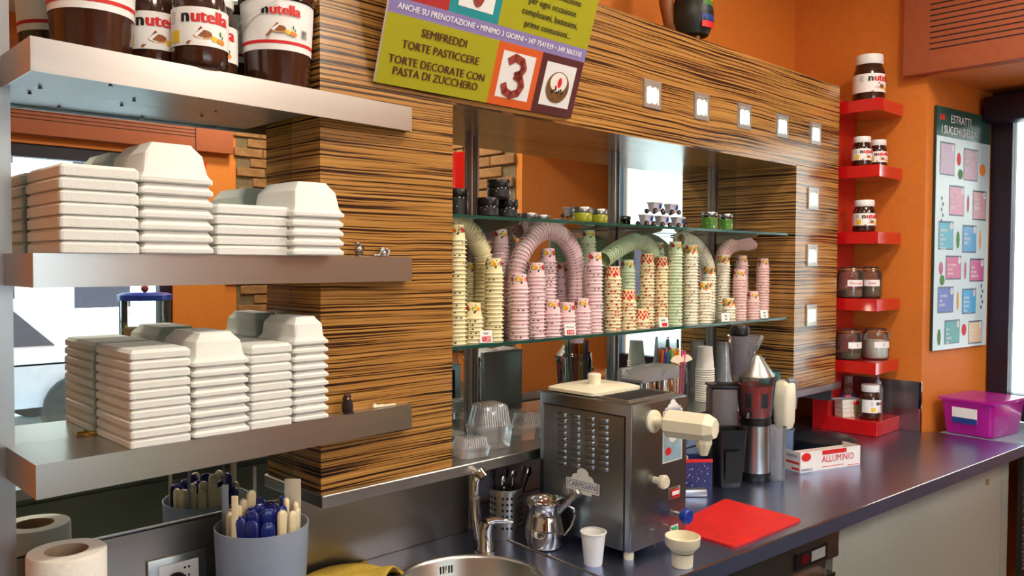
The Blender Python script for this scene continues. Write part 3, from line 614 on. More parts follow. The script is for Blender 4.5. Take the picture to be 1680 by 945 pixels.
# price cards in clear holders
cardm = mat('price card', (246,244,238), .5, 0, .02)
for (u0, v), w_, l1, l2, lb in [(A(267,864),1,'MINI','1.20','first price card, MINI, before the cream cups'), (A(810,818),1,'PICCOLO','1.60','second price card, PICCOLO, before the low pink cups'), (B(470,835),1,None,'','third price card before the red-check cups'), (B(905,806),1,None,'','white fourth price card before the low fruit stack'), (B(1178,776),1,None,'','white fifth price card before the rose cups')]:
    p = at_y(u0, v, -.252); t = thing('price_card', lb, 'price card', (p.x,-.252,ZG[0]+.0005), R(-14)); t.rotation_euler = (R(-8),0,R(-20))
    obj('card', box(-.0185,.0185,-.0006,.0006,.001,.035), cardm, t, smooth=0); obj('holder', join(box(-.021,.021,-.006,.008,0,.002), box(-.021,.021,.0008,.002,.002,.012)), plast, t, smooth=0)
    if l1:
        obj('lettering', mv(textg(l1,.0085,.01,'CENTER',.8),0,-.0012,.026), inkblk, t, smooth=0); obj('price_block', quad((-.012,-.001,.004),(.014,-.001,.004),(.014,-.001,.018),(-.012,-.001,.018)), inkred, t, smooth=0)
        obj('lettering', mv(textg(l2,.0125,.02),.001,-.0016,.011), inkw, t, smooth=0)
    elif 'third' in lb: obj('price_block', quad((-.008,-.001,.004),(.014,-.001,.004),(.014,-.001,.016),(-.008,-.001,.016)), inkred, t, smooth=0); obj('small_print', box(-.012,.008,-.0012,-.0008,.022,.028), mat_grey, t, smooth=0)
    else: obj('small_print', join(box(-.004,.008,-.0012,-.0008,.020,.027), box(-.003,.008,-.0012,-.0008,.008,.014)), mat_grey, t, smooth=0)

# ------------------------------------------------------------------ jars and tubs on the upper glass shelf
def small_jar(u, y, r, h, body, lidm, label, grp, z=None, hl=.30, lab=None):
    p = at_y(u, 350, y); t = thing('preserve_jar', label, 'jar', (p.x,y,(ZG[1] if z is None else z)+.0005), 0, grp)
    obj('glass_body', lathe([(r*.93,0),(r,.003),(r,h*(1-hl)-.004),(r*.92,h*(1-hl))], 28), body, t)
    obj('lid', lathe([(r*.97,h*(1-hl)),(r*1.01,h*(1-hl)+.002),(r*1.01,h-.002),(r*.97,h),(.001,h)], 28), lidm, t)
    a0 = face_cam(p)
    if lab: obj('label', wrap(strip(r*2.4,.004,h*(1-hl)-.006,0,12), r+.0006, a0), lab, t)
    return t, a0, p
darkj = mat('dark jar', (22,18,16), .12, 0, .1, coat=.6); greenj = mat('green spread jar', (150,150,30), .15, 0, .25, 60, coat=.5); lidb = mat('black lid', (24,22,22), .3, 0, .1)
grassl = cupmat('green landscape label', (70,120,30), ([(120,170,40),(40,80,20),(200,210,180)],.35,.5)); speck = cupmat('black label with fine print', (26,24,24), ([(200,200,196),(150,140,130),(90,84,80)],.18,.45))
for u, y, z, lb in ((800,-.215,None,'black-lidded dark jar, lower one nearer the pillar'), (832,-.205,None,'black-lidded dark jar, lower one beside the flat tins'), (818,-.211,1.848,'black-lidded dark jar resting on top of two others')):
    small_jar(u, y, .0325 if z else .0315, .053, darkj, lidb, lb, 'dark jars on the upper glass shelf', z, .42, speck)
small_jar(748, -.150, .034, .078, darkj, lidb, 'tall dark jar half hidden by the pillar', None, None, .3, speck)
for u, y, lb in ((868,-.165,'flat silver tin nearer the dark jars'), (888,-.120,'flat silver tin nearer the yellow jars')): small_jar(u, y, .027, .022, darkj, alum, lb, 'flat silver tins', None, .6)
for u, y, lb in ((955,-.205,'yellow-green jar with a silver lid nearer the tins'), (983,-.185,'yellow-green jar with a silver lid beside the middle upright')): small_jar(u, y, .0315 if u < 960 else .027, .048, greenj, alum, lb, 'yellow-green jars', None, .36)
for u, y, lb in ((1164,-.205,'green-labelled jar with a silver lid nearer the wheeled tubs'), (1191,-.19,'green-labelled jar with a silver lid nearer the post')): small_jar(u, y, .031 if u < 1170 else .027, .066, darkj, alum, lb, 'green-labelled jars', None, .22, grassl)
tubm = mat('milky tub plastic', (212,206,216), .35, 0, .02)
for (u, y, k, lb) in [(1060,-.200,0,'wheeled tub, lower one nearest the middle upright'), (1086,-.195,0,'wheeled tub, lower one in the middle'), (1112,-.190,0,'wheeled tub, lower one nearest the green-labelled jars'), (1074,-.198,1,'wheeled tub on top, nearer the middle upright'), (1101,-.192,1,'wheeled tub on top, nearer the green-labelled jars')]:
    p = at_y(u, 360, y); t = thing('wheeled_tub', 'small milky '+lb, 'toy tub', (p.x,y,ZG[1]+.0008+k*.0455), R(-8), 'wheeled tubs on the upper glass shelf')
    rg = [(.034,.026,.006),(.044,.034,.034),(.048,.038,.036),(.048,.038,.040),(.044,.034,.040)]
    obj('tub', loft([[(x,yy,z) for x,yy in rrect(a,b,.006)] for a,b,z in rg], True, True), tubm, t)
    for sx in (-.018,.018):
        for sy in (-.021,.021):
            w_ = obj('wheel', mv(xf(lathe([(.006,-.003),(.0085,-.003),(.0092,0),(.0085,.003),(.006,.003)],18), Matrix.Rotation(R(90),4,'X')), sx, sy, .0094), black, t)
            obj('hub', mv(xf(cyl(.0052,-.0034,.0034,14), Matrix.Rotation(R(90),4,'X')), sx, sy, .0094), alum, w_)
    obj('sticker', quad((.004,-.0172,.018),(.016,-.0172,.018),(.0165,-.0196,.033),(.004,-.0196,.033)), mat_blue if 'mat_blue' in globals() else inkblue, t, smooth=0)

# ------------------------------------------------------------------ worktops
XSEAM = lambda y: 1.522+(-.237-y)*(-.026/.401)
def bowl_top(poly, cx, cy, r, z0, z1, n=48):
    """slab with a round hole"""
    V = []; Fc = []
    pts = [(cx+r*math.cos(2*PI*i/n), cy+r*math.sin(2*PI*i/n)) for i in range(n)]
    def hit(a):
        best = None; d = (math.cos(a), math.sin(a))
        for i in range(len(poly)):
            x1,y1 = poly[i]; x2,y2 = poly[(i+1)%len(poly)]; ex,ey = x2-x1,y2-y1; den = d[0]*ey-d[1]*ex
            if abs(den) < 1e-9: continue
            t_ = ((x1-cx)*ey-(y1-cy)*ex)/den; s_ = ((x1-cx)*d[1]-(y1-cy)*d[0])/den
            if t_ > 0 and -1e-6 <= s_ <= 1+1e-6 and (best is None or t_ < best): best = t_
        return (cx+d[0]*best, cy+d[1]*best)
    angs = sorted([2*PI*i/n for i in range(n)]+[math.atan2(y-cy,x-cx)%(2*PI) for x,y in poly]); m = len(angs)
    inn = [(cx+r*math.cos(a), cy+r*math.sin(a)) for a in angs]; out = [hit(a) for a in angs]
    V = [(x,y,z1) for x,y in inn]+[(x,y,z1) for x,y in out]+[(x,y,z0) for x,y in out]
    for i in range(m): j = (i+1)%m; Fc += [(i,m+i,m+j,j), (m+i,2*m+i,2*m+j,m+j)]
    return V, Fc
SX, SY, SR = 1.244, -.452, .178
yb = MY-.006
t = thing('sink_unit', 'steel sink worktop with a round basin under the shelves', 'sink')
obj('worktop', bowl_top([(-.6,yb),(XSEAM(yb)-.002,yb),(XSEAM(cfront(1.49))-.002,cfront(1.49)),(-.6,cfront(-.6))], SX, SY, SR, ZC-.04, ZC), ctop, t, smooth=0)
obj('basin', mv(lathe([(SR+.012,.0012),(SR+.010,.0035),(SR,.003),(SR-.006,-.005),(SR-.012,-.10),(SR-.05,-.145),(.03,-.155),(.001,-.155)],56,False,True), SX,SY,ZC), steel, t, smooth=60)
a = math.atan2(-.30-SY, 1.30-SX)
for k in range(-2,3):
    b = a+k*.045
    obj('overflow_slot', xf(rbox(-.0022,.0022,-.002,.002,-.010,.010,.001,1), Matrix.Translation((SX+(SR-.0075)*math.cos(b),SY+(SR-.0075)*math.sin(b),ZC-.028)) @ Matrix.Rotation(b-PI/2,4,'Z')), black if k else chrome, t)
obj('front_panel', prism([(-.6,cfront(-.6)+.03),(1.485,cfront(1.485)+.03),(1.485,cfront(1.485)+.06),(-.6,cfront(-.6)+.06)], .08, ZC-.04), cabm, t, smooth=0)
t = thing('steel_worktop', 'long steel worktop, tinted blue for cool daylight, carrying the cream machine and juicer', 'worktop')
TOP = [(XSEAM(yb),-.001),(XSEAM(yb),yb),(XSEAM(cfront(1.5)),cfront(1.5)),(3.943,cfront(3.943)),(3.970,-.60),(XW-.001,-.545),(XW-.001,-.001)]
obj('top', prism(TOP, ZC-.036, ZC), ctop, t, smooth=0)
e0 = (XSEAM(cfront(1.5)), cfront(1.5)); e1 = (3.943, cfront(3.943))
obj('front_apron', prism([(e0[0],e0[1]-.002),(e1[0],e1[1]-.002),(e1[0],e1[1]),(e0[0],e0[1])], ZC-.045, ZC-.004), mat('reflection-tinted steel edge', (86,94,122), .42, .6, .04), t, smooth=0)  # dark navy tint put into the colour in place of the orange reflection
obj('front_edge', tube([(e0[0],e0[1],ZC-.002),(e1[0],e1[1],ZC-.002)], .0022, 8), chrome, t)
obj('raised_seam', tube([(XSEAM(yb),yb,ZC+.001),(e0[0],e0[1],ZC+.001)], .003, 8), steel, t)
struct('trim_upstand', box(XW-.012, XW-.001, -.535, -.24, ZC+.001, 1.13), steeld)
struct('trim_upstand_edge', box(XW-.013,XW-.0005,-.545,-.535,ZC+.001,1.13), chrome)
# fridge and cupboard below
def fpt(x, off=0): return (x, cfront(x)+off)
def slab(x0, x1, z0, z1, o0, o1): return prism([fpt(x0,o0),fpt(x1,o0),fpt(x1,o1),fpt(x0,o1)], z0, z1)
t = thing('undercounter_fridge', 'steel undercounter fridge with a small digital thermostat', 'fridge')
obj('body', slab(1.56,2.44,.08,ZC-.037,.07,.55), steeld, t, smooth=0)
obj('control_strip', slab(1.56,2.44,.765,.85,.016,.07), steeld, t, smooth=0)
th = obj('thermostat', slab(2.19,2.36,.778,.826,.009,.016), black, t, smooth=0)
obj('display', slab(2.215,2.255,.790,.814,.0075,.009), mat('dim red display', (90,14,20), .2, 0, .05), th, smooth=0); obj('buttons', slab(2.27,2.345,.787,.817,.0075,.009), mat_grey, th, smooth=0)
dr = obj('door', slab(1.58,2.42,.10,.755,.045,.07), steeld, t, smooth=0)
obj('handle', join(slab(1.60,2.40,.715,.728,.004,.045), slab(1.60,2.40,.690,.715,.004,.011)), chrome, dr, smooth=0)
t = thing('cupboard', 'grey laminate cupboard with two sliding doors under the worktop', 'cupboard')
obj('carcass', slab(2.46,3.90,.06,ZC-.037,.07,.5), cabm, t, smooth=0)
obj('door', slab(2.47,2.975,.09,.838,.050,.07), cabm, t, smooth=0); d2 = obj('door', slab(2.985,3.86,.09,.838,.055,.07), cabm, t, smooth=0)
obj('lock', mv(xf(cyl(.012,-.004,.004,14), Matrix.Rotation(R(90),4,'X')), 3.70, cfront(3.70)+.052, .775), chrome, d2)
obj('door_gap', slab(2.9755,2.9845,.09,.838,.062,.0699), blackm, t, smooth=0)
obj('end_post', slab(3.865,3.94,.06,ZC-.04,.055,.07), cabm, t, smooth=0)
obj('top_rail', slab(2.46,3.82,.838,.858,.03,.07), cabm, t, smooth=0)
obj('plinth', slab(2.46,3.86,0,.06,.09,.5), blackm, t, smooth=0)
t = thing('grille_panel', 'dark perforated metal panel beside the grey cupboard', 'panel', (3.955,-.945,0))
obj('frame', box(0,.5,0,.02,.32,.86), blackm, t, smooth=0)
gm = mesh('perforation', xf(cyl(.006,-.001,.001,6), Matrix.Rotation(R(90),4,'X')), steeld, 0)
for i in range(8):
    for k in range(26): obj('perforation', gm, None, t, (.02+i*.018+(k%2)*.009, -.001, .36+k*.018), smooth=0)
o = obj('corrugated_hose', tube([(4.02,-1.03,.0),(4.01,-1.04,.20),(4.03,-1.04,.34),(4.10,-1.03,.44)], [.045]*4, 14), ivory); tag(o, 'beige corrugated hose rising beside the grey cupboard', 'hose')
o = obj('window_sill', prism([(3.975,-.60),(3.98,-1.0),(4.53,-1.0),(4.53,-.66)], ZC-.03, ZC-.002), mat('blue glazed sill', (150,176,190), .15, 0, .06), smooth=0); o['kind'] = 'structure'

# ------------------------------------------------------------------ things round the sink
def onc(u, v): return at_z(u, v, ZC)
p = onc(797, 905); t = thing('mixer_tap', 'chrome single-lever tap behind the round basin', 'tap', p)
obj('body', tube([(0,0,0),(0,0,.012),(.001,0,.06),(.004,-.002,.078)], [.026,.021,.020,.018], 18), chrome, t)
obj('collar', cyl(.029,0,.006,22), chrome, t)
obj('lever', tube([(.0,-.002,.078),(.022,-.012,.083),(.050,-.030,.078),(.062,-.038,.074)], [.014,.010,.007,.004], 10), chrome, t)
sp_ = obj('spout', tube([(-.004,.02,.03),(-.008,.03,.09),(-.009,.034,.15),(-.009,.033,.185),(-.008,.026,.203),(-.006,.014,.208),(-.004,.004,.198)], [.012,.0125,.0125,.0145,.0155,.015,.013], 14), chrome, t)
obj('swivel_ring', mv(cyl(.0145,.138,.144,18), -.009,.034,0), steel, sp_)
p = onc(838, 880); t = thing('cutlery_holder', 'perforated steel cutlery holder beside the tap', 'holder', p+Vector((0,.02,0)))
rr, hh = .047, .135
obj('cylinder', lathe([(rr,0),(rr,hh),(rr-.002,hh+.001),(rr-.003,hh),(rr-.003,.003),(.001,.003)],40,True,True), steel, t)
hm = mesh('drain_hole', xf(lathe([(.0040,-.0004),(.0040,.0004)],10), Matrix.Rotation(R(90),4,'X')), blackm, 0)
for g_ in range(6):
    for c_ in range(3):
        for r_ in range(6):
            an = g_*PI/3+c_*.26+.1; o = obj('drain_hole', hm, None, t, (rr*math.sin(an)*1.006, -rr*math.cos(an)*1.006, .032+r_*.0165), an)
for k, (dx, dy, lean, c_) in enumerate([(-.01,-.01,-.10,chrome),(.012,.0,.06,chrome),(-.02,.012,-.15,black),(.024,.01,.42,chrome),(.005,.022,.05,black),(.018,-.016,.14,black)]):
    s_ = thing('kitchen_spoon', ['teaspoon with a bright oval end in the cutlery holder','small spoon with a round bowl in the cutlery holder','black-handled knife at the rim of the cutlery holder','thin metal spatula leaning far out of the cutlery holder','black-handled knife at the back of the cutlery holder','black-handled scoop at the front of the cutlery holder'][k], 'cutlery', p+Vector((dx,.02+dy,.006)), 0, 'cutlery in the perforated holder'); s_.rotation_euler = (0.05,lean,0)
    L_ = .155+.01*(k%3) if k != 3 else .17
    obj('handle', rbox(-.0045,.0045,-.0018,.0018,0,L_,.0015), c_, s_)
    obj('bowl', sphere(.011,0,0,L_,12,8,1,.35,1.5 if k != 1 else 1.1), c_, s_)
p = onc(902, 899)+Vector((0,.02,0)); t = thing('milk_pitcher', 'bellied steel milk pitcher holding a spoon beside the cream machine', 'pitcher', p, R(-46))
obj('body', lathe([(.036,0),(.047,.004),(.053,.03),(.051,.06),(.044,.085),(.042,.098),(.048,.115),(.058,.124),(.060,.127),(.056,.126),(.044,.112),(.040,.095),(.040,.05),(.001,.05)],40), chrome, t)
obj('handle', tube([(.043,0,.108),(.064,0,.112),(.078,0,.104),(.081,0,.085),(.072,0,.055),(.056,0,.034),(.050,0,.030)], .0032, 8), chrome, t)
s_ = thing('ice_scoop', 'steel scoop handle leaning out of the milk pitcher', 'scoop', p+Vector((.0,0,.055)), R(8)); s_.matrix_world = Matrix.Translation(p+Vector((0,0,.055))) @ rot_to((.34,-.62,.75))
obj('handle', rbox(-.009,.009,-.005,.005,.0,.135,.003), steel, s_); obj('end_cap', mv(xf(cyl(.010,-.006,.006,16),Matrix.Rotation(R(90),4,'X')),0,0,.132), steel, s_)
p = onc(976, 928); t = thing('plastic_cup', 'white plastic cup standing before the cream machine', 'cup', p+Vector((.005,.01,0)))
obj('wall', lathe([(.022,0),(.023,.002),(.0315,.083),(.0305,.083),(.0215,.003),(.001,.003)],32), white, t)
obj('lip', lathe([(.0312,.081),(.0338,.082),(.0342,.084),(.0330,.0855),(.0305,.085)],32,False,False), white, t)

# cloth
clothm = mat('ochre cloth', (186,156,60), .9, 0, .1, 60, .4)
nx, ny = 26, 16; V = []; Fc = []
for j in range(ny+1):
    for i in range(nx+1):
        a, b = i/nx, j/ny
        V.append(((a-.5)*.27+.01*math.sin(b*7), (b-.5)*.14+.012*math.sin(a*6), max(.004, .020+.012*math.sin(a*9+b*3)*math.cos(b*5)+.010*math.sin(a*17+b*9)*(1-b)-.03*(abs(a-.5)*2)**4)))
for j in range(ny):
    for i in range(nx): q = j*(nx+1)+i; Fc.append((q,q+1,q+nx+2,q+nx+1))
p = onc(595, 934); o = obj('dish_cloth', rotz((V,Fc), R(12)), clothm, None, (1.015,-.255,ZC), smooth=60); tag(o, 'crumpled ochre dish cloth beside the sink basin', 'cloth')
md = o.modifiers.new('thickness','SOLIDIFY'); md.thickness = .003

# paper roll, socket
p = at_y(105, 903, -.245); t = thing('paper_roll', 'thick white paper towel roll on the worktop in front of the mirror', 'paper roll', (p.x,-.262,ZC))
h_ = at_y(105,903,-.262).z-ZC; tissue = mat('tissue paper', (238,234,222), .95, 0, .04, 90, .4); card = mat('cardboard core', (170,150,128), .9, 0, .1, 50)
obj('paper', lathe([(.066,0),(.067,.004),(.067,h_-.004),(.065,h_),(.037,h_),(.037,h_-.004)],44,True,False), tissue, t); obj('core', lathe([(.037,h_),(.0355,h_),(.0355,.01),(.001,.01)],36,False,True), card, t)
q0 = at_y(243, 924, MY-.004); q1 = at_y(333, 908, MY-.004)
t = thing('power_socket', 'steel framed power socket on the splashback', 'socket', ((q0.x+q1.x)/2, MY-.004, .985))
w_ = (q1.x-q0.x)/2+.004; obj('cover_plate', rbox(-w_,w_,-.008,0,-.042,.052,.003), steel, t); ins = obj('insert', rbox(-w_+.022,w_-.018,-.011,-.008,-.030,.036,.002), white, t)
obj('plug', mv(xf(lathe([(.018,0),(.020,.006),(.018,.020),(.010,.024)],18), Matrix.Rotation(R(90),4,'X')), -.006,-.011,-.002), blackm, ins)
obj('socket_hole', join(*[mv(xf(cyl(.0024,0,.0012,10),Matrix.Rotation(R(90),4,'X')), .014+.009*(k%2),-.011,.022-.018*(k//2)) for k in range(4)]), blackm, ins)

# bucket of gelato spatulas
BX, BY, BR, BH = .790, -.292, .098, .205
t = thing('spatula_bucket', 'milky grey plastic bucket full of spatula handles', 'bucket', (BX,BY,ZC))
obj('wall', lathe([(.086,0),(.088,.003),(BR,BH),(BR-.0025,BH),(.0855,.004),(.001,.004)],48), frost, t)
bl = mat('navy handle', (26,38,112), .2, 0, .08, coat=.4); cr_ = mat('cream handle', (226,210,172), .3, 0, .05)
def paddle(w, th, L_):
    rg = []
    for k in range(9):
        z = L_*k/8; rg.append((w*.55 if k == 0 else w*(.7+.3*k/8), th, z))
    rings = [[(x,y,z) for x,y in rrect(a,b,min(a,b)*.48,3)] for a,b,z in rg]
    rings += [[(x,y,L_+w*.28) for x,y in rrect(w*.80,th*.9,th*.42,3)], [(x,y,L_+w*.44) for x,y in rrect(w*.4,th*.5,th*.22,3)]]
    return loft(rings)
pm = {'b': mesh('handle', paddle(.030,.012,.196), bl), 'c': mesh('handle', paddle(.022,.012,.195), cr_)}
lay = []
for ring, n_ in ((.080,17),(.056,11),(.030,6),(.006,1)):
    for k in range(n_): lay.append((ring, 2*PI*k/n_+ring*9))
for ring, an in lay:
    x, y = ring*math.cos(an), ring*math.sin(an); sd = x*.72-y*.70   # towards the room's right front
    c_ = 'c' if (sd > .052 or (sd < -.045 and random.random() < .6) or random.random() < .18) else 'b'
    nm = ('navy' if c_ == 'b' else 'cream')+' gelato spatula handle '+('round the rim of the milky bucket' if ring > .07 else 'in the middle of the milky bucket')
    s_ = thing('gelato_spatula', nm, 'spatula', (BX+x*.86,BY+y*.86,ZC+.006+random.uniform(0,.03)+(.02 if c_ == 'c' else 0)+(.012 if ring < .06 else 0)), 0, ('navy' if c_ == 'b' else 'cream')+' spatulas in the bucket')
    s_.rotation_euler = (-y*.5, x*.5, an+PI/2+random.uniform(-.3,.3)); obj('handle', pm[c_], None, s_)
milk = mat('milky spatula plastic', (206,196,176), .4, 0, .03, alpha=.85)
def vz(u, v, x, y): d = ray(u, v); return CP.z+d.z*math.hypot(x-CP.x,y-CP.y)/math.hypot(d.x,d.y)
for nm, u, vt, dv, w_, m_ in (('wide milky scraper blade standing out of the spatula bucket',470,786,.045,.036,milk),('thin clear spatula seen edge-on in the spatula bucket',403,766,.055,.008,plast),('curved cream palette knife at the front rim of the bucket',402,812,-.072,.014,cr_),('blue-grey hooked scraper at the rim of the bucket',370,795,-.010,.014,frost)):
    du = (u-428)*.00129; x_ = BX+.716*du+.698*dv; y_ = BY-.698*du+.716*dv; L_ = vz(u,vt,x_,y_)-ZC-.006
    s_ = thing('bucket_scraper', nm, 'scraper', (x_,y_,ZC+.006), -YAW)
    obj('blade', rbox(-w_/2,w_/2,-.0018,.0018,L_*.45,L_,.0016), m_, s_); obj('shaft', rbox(-w_*.3,w_*.3,-.003,.003,0,L_*.46,.002), m_, s_)

# ------------------------------------------------------------------ whipped-cream machine
MX, MYY, MW, MD, MZ0, MZ1 = 1.627, -.637, .250, .322, ZC+.022, 1.305
t = thing('cream_machine', 'steel whipped-cream machine with an ivory octagonal spout', 'machine', (MX,MYY,0)); body = steeld
obj('body', rbox(0,MW,0,MD,MZ0,MZ1,.004), steeld, t, smooth=30)
for fx, fy in ((.02,.02),(MW-.02,.02),(.02,MD-.02),(MW-.02,MD-.02)): obj('foot', mv(lathe([(.013,ZC),(.014,ZC+.012),(.012,MZ0)],18), fx,fy,0), ivory, t)
sp = obj('side_panel', box(-.002,.0005,.022,MD-.018,MZ0+.004,MZ1-.035), steeld, t, smooth=0)
obj('panel_joint', join(box(-.0012,.0,.018,.022,MZ0,MZ1-.032), box(-.0012,.0,.018,MD-.014,MZ1-.035,MZ1-.031)), blackm, sp, smooth=0)
lv = loft([[(-.006*s_*math.sin(PI*k/8), y, .0062*math.cos(PI*k/8)) for k in range(9)] for y, s_ in ((-.017,.1),(-.013,1),(.013,1),(.017,.1))])
lmesh = mesh('louver', lv, steeld); 
for c_, u in enumerate((923,945,968.5,991)):
    for r_ in range(9):
        v = 680+r_*9.9+c_*3.3; q = at_x(u, v, MX); obj('louver', lmesh, None, sp, (-.002, q.y-MYY, q.z))
def logo(par, fx, size):
    plate = [(-.55,-.42),(.55,-.42),(.55,-.30),(1.0,-.30),(1.02,.22),(.66,.26),(.64,.38),(.52,.47),(.36,.50),(.33,.64),(.20,.76),(0,.80),(-.20,.76),(-.33,.64),(-.36,.50),(-.52,.47),(-.64,.38),(-.66,.26),(-1.02,.22),(-1.0,-.30),(-.55,-.30)]
    obj('badge', (lambda g: fx(g))(([(x*size,-.0010,z*size) for x,z in plate],[tuple(range(len(plate)))])), white, par, smooth=0)
    obj('badge_outline', fx(([(x*size*.94,-.0014,-.22*size+(z)*size*.40) for x,z in ((-1,0),(1,0),(1,1.0),(-1,1.0))],[(0,1,2,3)])), inkblue, par, smooth=0)
    obj('badge_field', fx(([(x*size*.90,-.0018,-.20*size+(z)*size*.36) for x,z in ((-1,0),(1,0),(1,1.0),(-1,1.0))],[(0,1,2,3)])), white, par, smooth=0)
    g = textg('CARPIGIANI', size*.36, .004, 'CENTER', .90); obj('lettering', fx(mv(g,0,-.0023,-.02*size)), inkblue, par, smooth=0)
q = at_x(957, 796, MX)
logo(sp, lambda g: xf(g, Matrix.Translation((-.002,q.y-MYY,q.z)) @ Matrix.Rotation(R(-90),4,'Z')), .058)
fr_ = obj('front_panel', box(.004,MW-.004,-.0012,.0005,MZ0+.004,MZ1-.004), steeld, t, smooth=0)
def onf(u, v): q = at_y(u, v, MYY); return q.x-MX, q.z
x, z = onf(1103, 672); logo(fr_, lambda g: xf(g, Matrix.Translation((x,-.0014,z))), .036)
x0, za = onf(1087, 675); x1, zb_ = onf(1118, 752)
obj('picture_frame', quad((x0,-.0016,zb_),(x1,-.0016,zb_),(x1,-.0016,za),(x0,-.0016,za)), white, fr_, smooth=0)
pc = obj('picture', quad((x0+.003,-.0020,zb_+.003),(x1-.003,-.0020,zb_+.003),(x1-.003,-.0020,za-.003),(x0+.003,-.0020,za-.003)), mat('pale blue print', (150,178,190), .3, 0, .12, 40), fr_, smooth=0)
obj('printed_picture', join(mv(disc(.014,14,1.2,1),(x0+x1)/2,-.0024,za-.075)), whip, pc, smooth=0); obj('printed_picture', mv(disc(.011,12,1.3,1),x0+.025,-.0024,zb_+.030), inkred, pc, smooth=0); obj('printed_picture', mv(disc(.008,12,1.2,.8),(x0+x1)/2,-.0027,za-.068), nut, pc, smooth=0)
x, z = onf(1071, 691)
AX = Matrix.Rotation(R(90),4,'X')
spt = obj('spout_flange', mv(xf(lathe([(.030,0),(.030,.006),(.024,.008)],26),AX), x,-.001,z), ivory, t); obj('spout_neck', mv(xf(cyl(.013,.006,.040,20),AX), x,-.001,z), ivory, spt)
oc = lambda r_: [(r_*math.cos(R(22.5)+k*PI/4), r_*math.sin(R(22.5)+k*PI/4)) for k in range(8)]
rgs = [[(a,b,zz) for a,b in oc(rr_)] for rr_, zz in ((.024,.034),(.036,.044),(.036,.150),(.025,.172))]
Ms = Matrix.Translation((x,0,z)) @ Matrix.Rotation(R(10),4,'Z') @ Matrix.Rotation(R(90),4,'X')
obj('spout', xf(loft(rgs), Ms), ivory, t, smooth=0)
tip = Ms @ Vector((0,0,.142)); obj('nozzle', mv(lathe([(.020,-.026),(.021,-.040),(.010,-.070)],8), tip.x,tip.y,tip.z), ivory, t, smooth=20)
x, z = onf(1073, 787); obj('control_knob', mv(xf(lathe([(.009,0),(.009,.020),(.017,.022),(.019,.034),(.015,.040)],20),AX), x,0,z), ivory, t)
x, z = onf(1105, 808); sw = obj('switch_plate', rbox(x-.026,x+.026,-.004,0,z-.016,z+.016,.0015), steel, t); obj('rocker', rbox(x-.018,x+.018,-.007,-.004,z-.010,z+.010,.001), red, sw); obj('switch_label', box(x-.016,x+.016,-.0076,-.007,z-.004,z+.006), white, sw, smooth=0)
x, z = onf(1107, 842); st = obj('dial_stem', mv(xf(cyl(.007,0,.028,16),AX), x,0,z), chrome, t); obj('blue_dial', mv(xf(lathe([(.018,.026),(.021,.030),(.021,.044),(.017,.048)],24),AX), x,0,z), mat('blue dial', (24,58,150), .3, 0, .05), st)
x, z = onf(1105, 868); sw = obj('switch_frame', rbox(x-.018,x+.018,-.003,0,z-.012,z+.012,.001), white, t); obj('green_switch', rbox(x-.011,x+.011,-.006,-.003,z-.008,z+.008,.001), mat('green switch', (20,140,80), .3, 0, .05, emit=(30,200,110), es=.6), sw)
bkp = obj('back_panel', box(.03,MW-.03,MD-.0005,MD+.001,MZ0+.02,MZ1-.02), blackm, t, smooth=0)
obj('printed_picture', join(*[xf(disc(r_,14,1.1,.8), Matrix.Translation((MW/2,MD+.0016+.0002*i,MZ1-.24+.036*i)) @ Matrix.Rotation(PI,4,'Z')) for i, r_ in enumerate((.034,.040,.040,.034,.024,.012))]), whip, bkp, smooth=0)
obj('lid', mv(loft([[(a,b,zz) for a,b in rrect(ww,dd,.02)] for ww,dd,zz in ((.20,.165,0),(.215,.18,.002),(.215,.18,.010),(.17,.14,.017))]), MW/2-.005,MD-.098,MZ1+.002), ivory, t)
obj('lid_knob', mv(lathe([(.020,0),(.018,.008),(.019,.030),(.016,.033)],20), MW/2-.005,MD-.098,MZ1+.016), ivory, t)
tray = obj('hopper', join(*[box(a,b,c,d,MZ1,MZ1+.006) for a,b,c,d in ((.02,MW-.02,.025,.031),(.02,MW-.02,.135,.141),(.02,.026,.031,.135),(MW-.026,MW-.02,.031,.135))]), steel, t, smooth=0)
obj('hopper_well', box(.026,MW-.026,.031,.135,MZ1+.0003,MZ1+.001), blackm, tray, smooth=0)
obj('cup_rest', join(*[tube([(xx,0,MZ0+.045),(xx,-.012,MZ0+.046),(xx+.0,-.014,MZ0+.03),(xx+.0,-.014,MZ0-.012)],.0016,6) for xx in (.085,.145)], tube([(.145,-.010,MZ0+.045),(.15,-.05,MZ0+.03)],.0016,6)), chrome, t)
p = onc(1126, 931)+Vector((.0,.012,0)); t = thing('drip_cup', 'ivory stepped drip cup in a wire ring before the cream machine', 'cup', p)
obj('cup', lathe([(.024,0),(.026,.002),(.028,.040),(.040,.052),(.0435,.056),(.0445,.078),(.0425,.079),(.041,.058),(.024,.046),(.001,.046)],36), ivory, t)
obj('wire_ring', tube([(.0295*math.cos(2*PI*k/24), .0295*math.sin(2*PI*k/24), .038) for k in range(25)],.0014,6), chrome, t)

